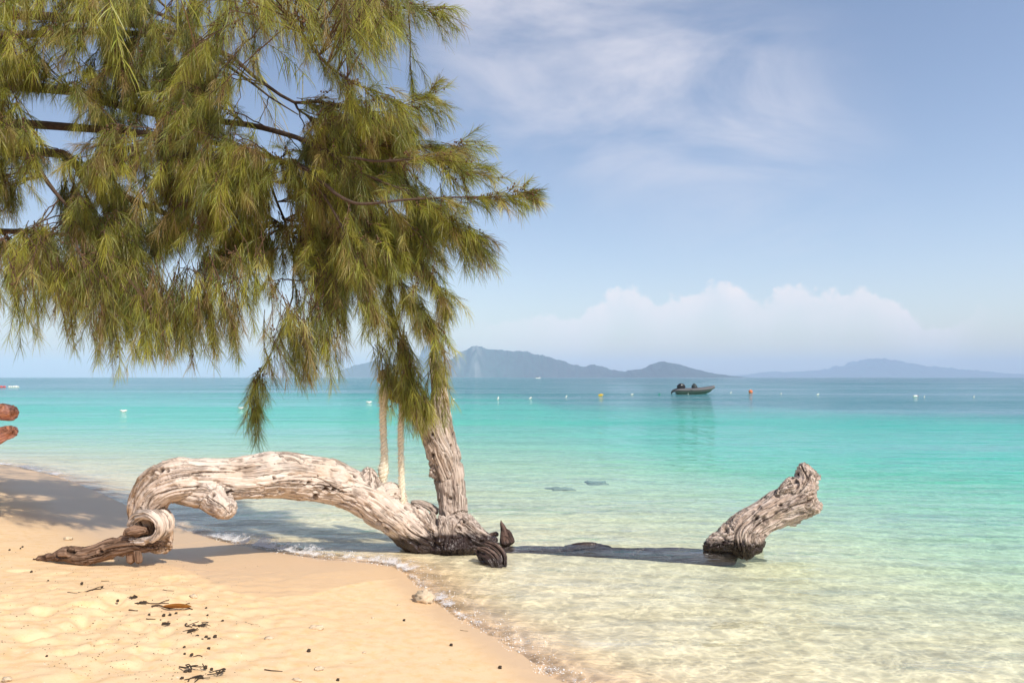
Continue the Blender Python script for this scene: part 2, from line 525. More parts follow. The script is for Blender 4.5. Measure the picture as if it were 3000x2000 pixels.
# caustic light of the ripples, painted into the surface's transparent colour
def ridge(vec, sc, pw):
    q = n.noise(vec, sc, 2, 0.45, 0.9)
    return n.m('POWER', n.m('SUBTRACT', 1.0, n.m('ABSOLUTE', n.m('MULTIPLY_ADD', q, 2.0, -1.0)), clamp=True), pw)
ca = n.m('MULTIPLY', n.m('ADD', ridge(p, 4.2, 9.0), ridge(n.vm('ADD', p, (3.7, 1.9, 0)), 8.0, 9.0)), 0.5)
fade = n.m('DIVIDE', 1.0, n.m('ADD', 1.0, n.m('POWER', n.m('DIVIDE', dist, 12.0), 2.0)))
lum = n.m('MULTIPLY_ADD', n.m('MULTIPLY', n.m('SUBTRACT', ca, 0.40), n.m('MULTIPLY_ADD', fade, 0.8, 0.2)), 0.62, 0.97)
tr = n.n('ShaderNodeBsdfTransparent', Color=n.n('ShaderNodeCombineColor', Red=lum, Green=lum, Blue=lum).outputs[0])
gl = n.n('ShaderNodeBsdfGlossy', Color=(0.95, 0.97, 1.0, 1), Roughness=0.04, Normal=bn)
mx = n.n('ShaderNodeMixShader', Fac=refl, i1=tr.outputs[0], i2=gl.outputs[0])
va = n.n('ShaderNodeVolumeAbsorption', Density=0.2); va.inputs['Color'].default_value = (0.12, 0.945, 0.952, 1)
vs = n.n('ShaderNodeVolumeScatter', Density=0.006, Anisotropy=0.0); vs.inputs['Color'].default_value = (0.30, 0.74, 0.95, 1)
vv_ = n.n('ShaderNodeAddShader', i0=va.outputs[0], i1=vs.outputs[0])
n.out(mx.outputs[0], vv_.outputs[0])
water = mesh_np('water', V, [Q, bq], water_m)
tag(water, 'clear shallow sea, sandy green by the beach and turquoise to blue beyond', kind='structure')

# ------------------------------------------------------------------ driftwood
def wood_material(name, light, dark, crack, wet_z=0.10, warm=None):
    m, n = material(name)
    g = n.attr('grain', 'Vector')
    p = n.pos()
    def streak(sx, sc, det=4, dist=0.6):
        mp = n.n('ShaderNodeMapping', Vector=g); mp.inputs['Scale'].default_value = (sx, 1, 1)
        return n.noise(mp.outputs[0], sc, det, 0.6, dist)
    a = streak(0.06, 42.0); b = streak(0.09, 95.0, 3); c = streak(0.05, 20.0, 3, 0.8)
    big = n.noise(g, 5.0, 4, 0.6)
    col = n.mix(n.ss(0.38, 0.62, a), dark, light)
    col = n.mix(n.m('MULTIPLY', n.ss(0.48, 0.72, big), 0.55), col, tuple(x * y for x, y in zip(light, (0.80, 0.70, 0.60))))
    col = n.mix(n.m('MULTIPLY', n.ss(0.55, 0.75, b), 0.5), col, tuple(min(1, x * 1.2) for x in light))
    if warm:
        col = n.mix(n.m('MULTIPLY', n.ss(0.42, 0.62, n.noise(g, 9.0, 4, 0.6)), 0.75), col, warm)
    ck = n.m('SUBTRACT', 1.0, n.m('MULTIPLY', n.m('ABSOLUTE', n.m('SUBTRACT', c, 0.5)), 15.0), clamp=True)
    ck = n.m('MULTIPLY', ck, n.ss(0.42, 0.58, n.noise(g, 7.0, 3, 0.6)))
    pit = n.ss(0.70, 0.76, n.noise(g, 30.0, 2, 0.5))
    hole = n.m('MAXIMUM', n.m('MULTIPLY', ck, 0.85), pit)
    col = n.mix(n.m('MULTIPLY', hole, 0.72), col, crack)
    stn = n.m('MULTIPLY', n.attr('stain'), n.ss(0.34, 0.56, n.noise(g, 12.0, 5, 0.65)))
    col = n.mix(n.m('MULTIPLY', stn, 0.85), col, (0.30, 0.17, 0.075))
    col = n.mix(n.m('MULTIPLY', n.attr('hollow'), 0.9), col, crack)
    zz = n.xyz(p)[2]
    line = n.m('ADD', zz, n.m('MULTIPLY', n.m('SUBTRACT', n.noise(p, 5.0, 5, 0.65), 0.5), 0.26))
    wet = n.m('SUBTRACT', 1.0, n.ss(wet_z - 0.03, wet_z + 0.045, line))
    col = n.mix(wet, col, n.mix(a, (0.018, 0.011, 0.010), (0.060, 0.036, 0.030)))
    h = n.m('ADD', n.m('ADD', n.m('MULTIPLY', a, 0.6), n.m('MULTIPLY', b, 0.3)), n.m('MULTIPLY', hole, -0.9))
    n.out(n.bsdf(col, n.lin(0, 1, 0.88, 0.32, wet), n.bump(h, 0.8, 0.016), n.lin(0, 1, 0.2, 0.5, wet)))
    return m


PALE = wood_material('pale_driftwood', (0.73, 0.63, 0.545), (0.58, 0.475, 0.40), (0.07, 0.038, 0.022), 0.13)
PALE2 = wood_material('grey_driftwood', (0.58, 0.49, 0.42), (0.38, 0.30, 0.25), (0.05, 0.03, 0.02), 0.16)
BROWN = wood_material('brown_driftwood', (0.30, 0.195, 0.135), (0.13, 0.078, 0.050), (0.04, 0.022, 0.014), -0.5)
WETW = wood_material('soaked_driftwood', (0.15, 0.095, 0.075), (0.07, 0.045, 0.04), (0.01, 0.007, 0.006), 0.02)
DAMP = wood_material('damp_driftwood', (0.24, 0.165, 0.135), (0.12, 0.08, 0.065), (0.012, 0.008, 0.007), 0.06)
STUMPW = wood_material('split_grey_driftwood', (0.64, 0.54, 0.47), (0.42, 0.32, 0.26), (0.05, 0.03, 0.02), 0.085)
PINKW = wood_material('reddish_driftwood', (0.78, 0.44, 0.38), (0.56, 0.26, 0.20), (0.12, 0.04, 0.02), -0.5, (0.68, 0.30, 0.15))


def px_path(pts, n=40):
    """pts: (px, py, Y, radius in px) -> centre line (n,3) and radii"""
    A = np.array([np.append(P(a, b, Y), r / F * Y) for a, b, Y, r in pts])
    R = resample(A, n)
    return R[:, :3], np.maximum(R[:, 3], 0.004)


def wood(name, paths, mat, parent, voxel=0.008, lump=0.02, crackd=0.010, seed=0.0, ridge_s=26.0, off=None, stain=None, splits=0, knots=0):
    """union of tapering limbs -> one continuous weathered surface with grain"""
    bm = bmesh.new()
    segs = []
    for C, R in paths:
        V, Q, T = tube(C, R, 18)
        vs = [bm.verts.new(v) for v in V]
        for f in list(Q) + list(T): bm.faces.new([vs[i] for i in f])
        for k, (c, r) in enumerate(zip(C, R)):
            pass
        T_, U, W_ = frames(C)
        L = np.concatenate([[0], np.cumsum(np.linalg.norm(np.diff(C, axis=0), axis=1))])
        segs.append((C, R, T_, U, W_, L))
    me = bpy.data.meshes.new('t'); bm.to_mesh(me); bm.free()
    o = bpy.data.objects.new('t', me); COL.objects.link(o)
    md = o.modifiers.new('r', 'REMESH'); md.mode = 'VOXEL'; md.voxel_size = voxel; md.adaptivity = 0
    dg = bpy.context.evaluated_depsgraph_get(); dg.update()
    ev = o.evaluated_get(dg); m2 = bpy.data.meshes.new_from_object(ev)
    nv = len(m2.vertices); V = np.zeros(nv * 3); m2.vertices.foreach_get('co', V); V = V.reshape(-1, 3)
    N = np.zeros(nv * 3); m2.vertices.foreach_get('normal', N); N = N.reshape(-1, 3)
    lt = np.zeros(len(m2.polygons), np.int32); m2.polygons.foreach_get('loop_total', lt)
    li = np.zeros(len(m2.loops), np.int32); m2.loops.foreach_get('vertex_index', li)
    st = np.zeros(len(m2.polygons), np.int32); m2.polygons.foreach_get('loop_start', st)
    q4 = st[lt == 4]; q3 = st[lt == 3]
    polys = [li[q4[:, None] + np.arange(4)], li[q3[:, None] + np.arange(3)]]
    ed = np.zeros(len(m2.edges) * 2, np.int32); m2.edges.foreach_get('vertices', ed); ed = ed.reshape(-1, 2)
    bpy.data.objects.remove(o); bpy.data.meshes.remove(me)
    # soften the steps and creases where limbs join
    cnt = np.bincount(ed.ravel(), minlength=nv)[:, None]
    for _ in range(5):
        S = np.zeros_like(V); np.add.at(S, ed[:, 0], V[ed[:, 1]]); np.add.at(S, ed[:, 1], V[ed[:, 0]])
        V = 0.5 * V + 0.5 * S / np.maximum(cnt, 1)
    best = np.full(nv, 1e9); G = np.zeros((nv, 3)); DIR = np.zeros((nv, 3))
    for si, (C, R, T_, U, W_, L) in enumerate(segs):
        for k in range(len(C)):
            dv = V - C[k]; dd = np.linalg.norm(dv, axis=1) / R[k]
            mk = dd < best
            if not mk.any(): continue
            best[mk] = dd[mk]; q = dv[mk]
            G[mk, 0] = L[k] + q @ T_[k] + si * 3.7; G[mk, 1] = q @ U[k]; G[mk, 2] = q @ W_[k]
    G += seed
    disp = lump * fbm(G * np.array([2.2, 7.0, 7.0]), 2) + lump * 0.4 * pn(V * 9.0 + seed)
    gr = np.stack([G[:, 0] * 1.5, G[:, 1] * ridge_s, G[:, 2] * ridge_s], 1)
    wv = 0.5 * pn(G * 6.0)[:, None]
    c = np.abs(pn(gr + wv)); c2 = np.abs(pn(gr * 2.1 + wv + 9.1))
    disp = disp - crackd * np.clip(1 - c * 5, 0, 1) - crackd * 0.5 * np.clip(1 - c2 * 4, 0, 1)
    disp = disp + crackd * 0.35 * pn(gr * 1.5 + 4.0)
    pits = pn(G * np.array([9.0, 16.0, 16.0]) + 31.0)
    disp = disp - 0.022 * np.clip((pits - 0.42) * 4, 0, 1) * (lump > 0.008)
    rs = np.random.default_rng(int(seed * 10) + 3); hol = np.zeros(nv)
    ph = np.arctan2(G[:, 2] - seed, G[:, 1] - seed); rad = np.hypot(G[:, 2] - seed, G[:, 1] - seed); al_ = G[:, 0]
    for _ in range(splits):          # long drying splits that follow the grain
        k = rs.integers(0, nv); a0 = al_[k]; p0 = ph[k]; ln = rs.uniform(0.08, 0.34); w0 = rs.uniform(0.0035, 0.009)
        t = (al_ - a0) / ln
        dphi = np.angle(np.exp(1j * (ph - p0 - 0.35 * pn(np.stack([al_ * 4, al_ * 0 + k, al_ * 0], 1)))))
        wd = w0 * np.sqrt(np.clip(1 - t * t, 0, 1)) * (0.7 + 0.6 * pn(np.stack([al_ * 18, al_ * 0, al_ * 0 + k], 1)))
        g_ = np.exp(-(dphi * rad / np.maximum(wd, 1e-4)) ** 2) * (np.abs(t) < 1)
        disp = disp - 0.020 * g_; hol = np.maximum(hol, g_)
    for _ in range(knots):           # rot holes and knots
        k = rs.integers(0, nv); dv = V - V[k]; r_ = rs.uniform(0.012, 0.028)
        q_ = np.linalg.norm(dv, axis=1) / r_ + 0.35 * pn(V * 40 + k)
        disp = disp - 0.026 * np.exp(-q_ ** 4) + 0.006 * np.exp(-((q_ - 1.7) / 0.5) ** 2); hol = np.maximum(hol, np.exp(-(q_ * 1.1) ** 4))
    V = V + N * disp[:, None]
    sv = np.zeros(nv) if stain is None else stain(V)
    ob = mesh_np(name, V, polys, mat, parent, True, {'grain': G, 'stain': sv, 'hollow': hol}, off)
    bpy.data.meshes.remove(m2)
    return ob


def YA(px):
    """distance of the arching trunk along its length"""
    return float(np.interp(px, [380, 500, 640, 720, 820, 1000, 1240, 1340], [6.28, 6.25, 6.42, 6.58, 6.82, 7.18, 7.48, 7.56]))


tree_root = P(1300, 1600, 7.5); tree_root[2] = -0.2
FT = empty('fallen_tree', tree_root, 'bleached dead tree arching from sand into water, with upright limb and broken far end', 'driftwood')

arch = [(498, 1600, 20), (468, 1588, 32), (450, 1565, 40), (438, 1540, 46), (428, 1505, 52), (438, 1465, 56), (470, 1425, 62), (520, 1402, 66), (575, 1400, 60), (640, 1402, 62), (700, 1402, 62), (760, 1396, 66), (830, 1392, 68),
        (905, 1400, 64), (960, 1408, 64), (1010, 1426, 58), (1065, 1450, 60), (1120, 1488, 60), (1165, 1520, 58), (1205, 1550, 60), (1250, 1580, 62), (1300, 1605, 55)]
arch_p = px_path([(a, b, YA(a) + (0.1 if a < 500 and b > 1550 else 0), r) for a, b, r in arch], 110)
knob = px_path([(585, 1420, 6.40, 58), (620, 1450, 6.32, 50), (645, 1478, 6.24, 42), (660, 1492, 6.20, 36), (668, 1500, 6.18, 26)], 24)
flank = px_path([(520, 1420, 6.36, 50), (570, 1440, 6.32, 46), (620, 1450, 6.28, 40)], 16)
bump1 = px_path([(1075, 1435, 7.25, 46), (1079, 1395, 7.24, 30), (1080, 1375, 7.24, 17)], 14)
bump2 = px_path([(1110, 1470, 7.29, 46), (1140, 1445, 7.33, 34), (1172, 1458, 7.41, 24)], 14)
hump = px_path([(540, 1372, 6.36, 36), (585, 1350, 6.36, 14)], 10)
hump2 = px_path([(780, 1372, 6.74, 40), (835, 1352, 6.80, 30), (870, 1360, 6.84, 26)], 10)
twigl = px_path([(450, 1440, 6.34, 14), (415, 1425, 6.40, 9), (395, 1436, 6.42, 5)], 10)
flap = px_path([(478, 1520, 6.30, 24), (492, 1560, 6.34, 16), (500, 1592, 6.34, 8)], 12)
toe1 = px_path([(1215, 1500, 7.43, 30), (1245, 1510, 7.37, 20), (1262, 1535, 7.31, 11), (1276, 1556, 7.27, 5)], 14)
trunk = wood('trunk', [arch_p, knob, flank, bump1, bump2, hump, hump2, twigl, flap, toe1], PALE, FT, 0.0075, 0.018, 0.0095, 0.0, 26.0, None, lambda V: np.maximum(sstep(-2.72, -3.0, V[:, 0] - 0.35 * (V[:, 2] - 0.62)), sstep(0.66, 0.50, V[:, 2] + 0.12 * pn(V * 5)) * sstep(-2.0, -2.5, V[:, 0]) * 0.8), 90, 46)

up = px_path([(1264, 1033, 7.62, 8), (1272, 1060, 7.62, 16), (1283, 1110, 7.62, 22), (1290, 1180, 7.62, 25), (1296, 1240, 7.62, 29), (1304, 1310, 7.6, 38), (1314, 1380, 7.58, 45), (1322, 1440, 7.56, 44), (1328, 1500, 7.54, 43), (1332, 1545, 7.52, 52), (1338, 1580, 7.5, 74), (1340, 1610, 7.48, 86)], 70)
lean = px_path([(1310, 1390, 7.56, 42), (1285, 1320, 7.52, 38), (1262, 1265, 7.48, 34), (1238, 1215, 7.44, 33), (1208, 1175, 7.41, 30), (1178, 1158, 7.38, 27), (1150, 1140, 7.36, 24), (1132, 1112, 7.35, 21), (1120, 1090, 7.35, 18)], 50)
burr = px_path([(1275, 1385, 7.52, 22), (1262, 1376, 7.48, 13)], 8)
foot1 = px_path([(1350, 1545, 7.45, 52), (1400, 1580, 7.40, 34), (1450, 1595, 7.38, 20)], 14)
upl = wood('upright_limb', [up, lean, burr, foot1], PALE2, FT, 0.007, 0.016, 0.020, 5.0, 18.0, splits=70, knots=40)

# gnarled hollow between trunk and limb
gn = []
for pts in ([(1205, 1472, 7.56, 9), (1232, 1474, 7.56, 11), (1258, 1484, 7.56, 13), (1280, 1500, 7.54, 13)],
            [(1262, 1500, 7.46, 8), (1272, 1525, 7.44, 13), (1268, 1550, 7.40, 16)],
            [(1292, 1460, 7.46, 5), (1300, 1480, 7.46, 9), (1312, 1505, 7.44, 11), (1318, 1540, 7.42, 13)],
            [(1290, 1512, 7.40, 8), (1300, 1530, 7.36, 14), (1302, 1560, 7.34, 20), (1298, 1590, 7.32, 24)],
            [(1322, 1520, 7.40, 12), (1334, 1540, 7.38, 18), (1336, 1575, 7.36, 26)],
            [(1262, 1530, 7.36, 5), (1276, 1548, 7.33, 10), (1282, 1570, 7.32, 13)],
            [(1215, 1600, 7.40, 22), (1275, 1604, 7.36, 16), (1330, 1600, 7.34, 20), (1400, 1602, 7.36, 14)]):
    gn.append(px_path(pts, 16))
wood('root_burl', gn, PALE2, FT, 0.008, 0.014, 0.012, 9.0, 20.0)

# front root with a curled end
root = px_path([(96, 1640, 6.25, 3), (125, 1633, 6.23, 9), (165, 1630, 6.21, 15), (200, 1622, 6.19, 24), (245, 1628, 6.17, 27), (290, 1618, 6.17, 28), (335, 1603, 6.17, 29), (385, 1594, 6.17, 29), (430, 1594, 6.17, 24), (470, 1597, 6.17, 14)], 60)
knot = px_path([(180, 1618, 6.16, 18), (205, 1618, 6.14, 17)], 8)
curl = px_path([(380, 1582, 6.14, 9), (415, 1586, 6.10, 11), (446, 1578, 6.06, 11), (464, 1556, 6.04, 11), (462, 1530, 6.04, 13), (442, 1511, 6.06, 15), (415, 1508, 6.10, 17), (396, 1520, 6.14, 17), (388, 1542, 6.18, 16)], 50)
beak = px_path([(360, 1566, 6.09, 4), (376, 1556, 6.10, 15), (400, 1552, 6.11, 19), (425, 1551, 6.10, 13), (436, 1552, 6.09, 8)], 24)
stub = px_path([(384, 1610, 6.17, 16), (384, 1645, 6.17, 14)], 12)
stub2 = px_path([(404, 1612, 6.14, 12), (407, 1646, 6.14, 10)], 12)
backing = px_path([(420, 1562, 6.42, 36), (440, 1548, 6.50, 40)], 6)
wood('curled_root', [root, knot, beak], BROWN, FT, 0.006, 0.010, 0.010, 13.0, 30.0, splits=26, knots=8)
ring = [curl] + [(curl[0] + np.array([0.004 * k, 0.05 * k, 0.0]), curl[1] * (1 - 0.04 * k)) for k in (1, 2, 3, 4)]
wood('root_curl', ring, PALE, FT, 0.005, 0.010, 0.012, 17.0, 34.0)
wood('root_heel', [backing], BROWN, FT, 0.006, 0.010, 0.010, 19.0, 30.0)
wood('root_stub', [stub, stub2], BROWN, FT, 0.006, 0.006, 0.006, 15.0, 30.0)

# limb lying just under the surface, and the broken end standing up far right
sub = px_path([(1400, 1580, 7.55, 22), (1480, 1582, 7.62, 19), (1560, 1586, 7.66, 16), (1640, 1590, 7.66, 15), (1720, 1590, 7.64, 19), (1800, 1600, 7.60, 18), (1900, 1606, 7.56, 21), (2000, 1612, 7.52, 24), (2100, 1606, 7.48, 24), (2150, 1596, 7.46, 24)], 70)
sub[0][:, 2] = np.minimum(sub[0][:, 2], -0.022 - sub[1] * 0.9)
nub = px_path([(1660, 1608, 7.64, 12), (1722, 1600, 7.64, 14), (1782, 1608, 7.64, 12)], 14)
wood('sunken_limb', [sub, nub], WETW, FT, 0.009, 0.012, 0.008, 21.0, 20.0)
wedge = px_path([(2062, 1602, 7.46, 10), (2100, 1588, 7.46, 30), (2145, 1572, 7.47, 48), (2190, 1552, 7.48, 52)], 24)
far = px_path([(2180, 1614, 7.46, 50), (2178, 1588, 7.47, 62), (2180, 1560, 7.48, 62), (2215, 1530, 7.49, 53), (2255, 1504, 7.50, 50), (2300, 1482, 7.50, 54), (2345, 1462, 7.50, 58), (2372, 1448, 7.50, 42)], 60)
far2 = px_path([(2315, 1470, 7.5, 50), (2342, 1435, 7.5, 50), (2358, 1405, 7.5, 40), (2354, 1380, 7.5, 26), (2345, 1358, 7.5, 13)], 26)
f3 = px_path([(2360, 1420, 7.48, 36), (2390, 1400, 7.48, 18), (2402, 1392, 7.48, 8)], 12)
f4 = px_path([(2345, 1470, 7.46, 46), (2385, 1482, 7.46, 26), (2402, 1490, 7.46, 12)], 12)
f5 = px_path([(2290, 1505, 7.5, 34), (2320, 1522, 7.5, 18), (2346, 1524, 7.5, 8)], 12)
f6 = px_path([(2320, 1420, 7.42, 24), (2296, 1430, 7.42, 17), (2276, 1446, 7.42, 9)], 14)
f7 = px_path([(2180, 1580, 7.46, 40), (2206, 1590, 7.46, 24)], 8)
wood('broken_limb', [far, wedge, far2, f3, f4, f5, f6, f7], STUMPW, FT, 0.007, 0.020, 0.020, 27.0, 30.0, splits=60, knots=14)
spike = px_path([(1484, 1592, 7.64, 22), (1480, 1572, 7.65, 17), (1475, 1552, 7.66, 11), (1469, 1530, 7.67, 5), (1467, 1522, 7.67, 3)], 16)
spike2 = px_path([(1500, 1588, 7.62, 12), (1494, 1566, 7.63, 9), (1488, 1550, 7.64, 4)], 10)
spike3 = px_path([(1400, 1574, 7.72, 8), (1440, 1568, 7.74, 8), (1456, 1562, 7.72, 9)], 10)
wood('root_spike', [spike, spike2, spike3], WETW, FT, 0.007, 0.006, 0.006, 33.0, 20.0)
def px_list(L, n_=18): return [px_path(q, n_) for q in L]
wood('broken_root', px_list([[(1398, 1612, 7.06, 8), (1416, 1634, 7.02, 15), (1432, 1664, 6.98, 18), (1436, 1692, 6.98, 18)],
                             [(1440, 1632, 7.06, 20), (1452, 1680, 7.0, 26)]]), WETW, FT, 0.006, 0.012, 0.012, 37.0, 26.0, splits=14)
wood('root_ridge', px_list([[(1400, 1604, 7.00, 5), (1426, 1614, 6.95, 10), (1452, 1636, 6.89, 12), (1464, 1668, 6.86, 9)],
                            [(1420, 1588, 7.04, 6), (1450, 1600, 6.98, 11), (1473, 1626, 6.93, 11), (1477, 1658, 6.90, 9)],
                            [(1404, 1624, 6.95, 4), (1432, 1640, 6.89, 8), (1446, 1664, 6.86, 6)]]), DAMP, FT, 0.005, 0.004, 0.006, 39.0, 30.0, splits=10)

# weathered reddish log at the far left, mostly out of the picture
pl0 = P(-150, 1268, 8.0)
pa = px_path([(40, 1207, 8.0, 20), (20, 1208, 8.0, 23), (-40, 1213, 8.0, 27), (-110, 1243, 8.02, 34), (-160, 1270, 8.05, 40)], 34)
pb = px_path([(46, 1261, 7.92, 17), (20, 1266, 7.92, 24), (-40, 1283, 7.94, 30), (-110, 1284, 7.98, 36), (-160, 1280, 8.05, 44)], 34)
pc = px_path([(-150, 1275, 8.05, 54), (-260, 1320, 8.15, 58), (-380, 1400, 8.3, 60), (-480, 1500, 8.4, 62), (-500, 1540, 8.4, 60)], 40)
base = P(-480, 1500, 8.4)
pink = wood('forked_driftwood', [pa, pb, pc], PINKW, None, 0.008, 0.022, 0.016, 43.0, 26.0, off=base, splits=40, knots=10)
tag(pink, 'reddish forked driftwood end poking in over the left shallows', 'driftwood')

# ------------------------------------------------------------------ ropes of the swing
def rope_material(name, a, b):
    m, n = material(name)
    p = n.t.nodes.new('ShaderNodeTexCoord').outputs['Object']
    f = n.noise(p, 60, 4, 0.6); f2 = n.noise(p, 9, 2)
    c = n.mix(f, a, b); c = n.mix(n.m('MULTIPLY', n.ss(0.5, 0.7, f2), 0.4), c, tuple(v * 0.7 for v in a))
    n.out(n.bsdf(c, 0.9, n.bump(f, 0.5, 0.01), 0.1)); return m


ROPE = rope_material('pale_rope', (0.74, 0.65, 0.47), (0.90, 0.84, 0.70))


def rope(path, r, label, knots=(), loop=None):
    C = resample(path, 160)
    T, U, Wf = frames(C)
    L = np.concatenate([[0], np.cumsum(np.linalg.norm(np.diff(C, axis=0), axis=1))])
    root = empty('swing_rope', C[0], label, 'rope', 'ropes hanging from the dead limb')
    b = MB(); fz = MB()
    kr = np.ones(len(C))
    for (kc, kw, ka) in knots: kr += ka * np.exp(-((L - kc) / kw) ** 2)
    for k in range(3):
        a = L / 0.11 * 2 * np.pi + k * 2 * np.pi / 3
        wob = 1 + 0.18 * pn(np.stack([L * 9 + k * 5, L * 0, L * 0], 1))
        S = C + (r * 0.52 * kr * wob)[:, None] * (np.cos(a)[:, None] * U + np.sin(a)[:, None] * Wf)
        b.tube(S, r * 0.60 * kr * wob, 7)
    if loop is not None:
        for q in loop: b.tube(resample(q, 40), r * 0.75, 7)
    for k in range(900):
        i = RNG.integers(2, len(C) - 1); a = RNG.uniform(0, 6.283)
        o = np.cos(a) * U[i] + np.sin(a) * Wf[i]
        p0 = C[i] + o * r * 0.95 * kr[i]; ln = RNG.uniform(0.015, 0.05)
        d = o * RNG.uniform(0.4, 1.0) + np.array([0, 0, -1]) * RNG.uniform(0.2, 1.0) + RNG.normal(size=3) * 0.3
        d /= np.linalg.norm(d); wv = np.cross(d, RNG.normal(size=3)); wv /= np.linalg.norm(wv)
        V = np.array([p0 - wv * 0.0022, p0 + wv * 0.0022, p0 + d * ln])
        fz.add(V, None, np.array([[0, 1, 2]]))
    b.build('strand', ROPE, root); tag(fz.build('fray', ROPE, root), kind='stuff')
    return root


lb = P(1128, 1122, 7.35)
loopA = []
for k in range(3):
    a = np.linspace(0, 2 * np.pi, 14)
    ax1 = np.array([0, 1.0, 0]); ax2 = np.array([0.8, 0, -0.62]); c = P(1133 + k * 9, 1128 + k * 9, 7.36)
    loopA.append(c + 0.088 * (np.cos(a)[:, None] * ax1 + np.sin(a)[:, None] * ax2))
rope([P(1128, 1130, 7.26), P(1124, 1160, 7.27), P(1122, 1240, 7.30), P(1126, 1330, 7.31), P(1122, 1400, 7.32), P(1122, 1450, 7.33)], 0.030,
     'frayed pale rope with a thick knot near its bottom, hanging from the limb tip', knots=((0.78, 0.07, 0.55), (0.06, 0.12, 0.35)), loop=loopA)
loopB = []
for k in range(2):
    a = np.linspace(0, 2 * np.pi, 14)
    ax1 = np.array([0, 1.0, 0]); ax2 = np.array([0.55, 0, -0.83]); c = P(1176 + k * 7, 1158 + k * 5, 7.38)
    loopB.append(c + 0.10 * (np.cos(a)[:, None] * ax1 + np.sin(a)[:, None] * ax2))
rope([P(1178, 1165, 7.27), P(1178, 1195, 7.28), P(1174, 1270, 7.31), P(1175, 1360, 7.33), P(1177, 1430, 7.34), P(1180, 1475, 7.34)], 0.026,
     'even slimmer pale rope without a knot, hanging nearer the upright limb', loop=loopB)

# ------------------------------------------------------------------ ironwood tree
def foliage_material():
    m, n = material('needles')
    c = n.attr('tint', 'Color')
    d = n.n('ShaderNodeBsdfDiffuse', Color=c)
    t = n.n('ShaderNodeBsdfTranslucent', Color=n.mix(1.0, c, (1.0, 1.0, 0.55), 'MULTIPLY'))
    g = n.n('ShaderNodeBsdfGlossy', Roughness=0.45); g.inputs['Color'].default_value = (1, 1, 0.9, 1)
    mx = n.n('ShaderNodeMixShader', Fac=0.42, i1=d.outputs[0], i2=t.outputs[0])
    m2 = n.n('ShaderNodeMixShader', Fac=0.035, i1=mx.outputs[0], i2=g.outputs[0])
    n.out(m2.outputs[0]); return m


NEEDLE = foliage_material()
BARK = simple('dark_bark', (0.10, 0.068, 0.05), 0.9, 0.4, 30.0)
TWIGM = simple('brown_twig', (0.13, 0.08, 0.05), 0.9, 0.3, 30.0)
CONEM = simple('seed_cone', (0.15, 0.085, 0.05), 0.8, 0.3, 60.0)

trunk_base = np.array([-7.0, 7.4, float(ground([-7.0], [7.4])[0]) - 0.1])
TR = empty('ironwood_tree', trunk_base, 'tall needle-leaved tree whose drooping green branches fill the upper left', 'tree')


def lp(pts, n=26):
    """limb given by (px,py,Y,radius m)"""
    A = np.array([np.append(P(a, b, Y), r) for a, b, Y, r in pts]); R = resample(A, n); return R[:, :3], np.maximum(R[:, 3], 0.003)


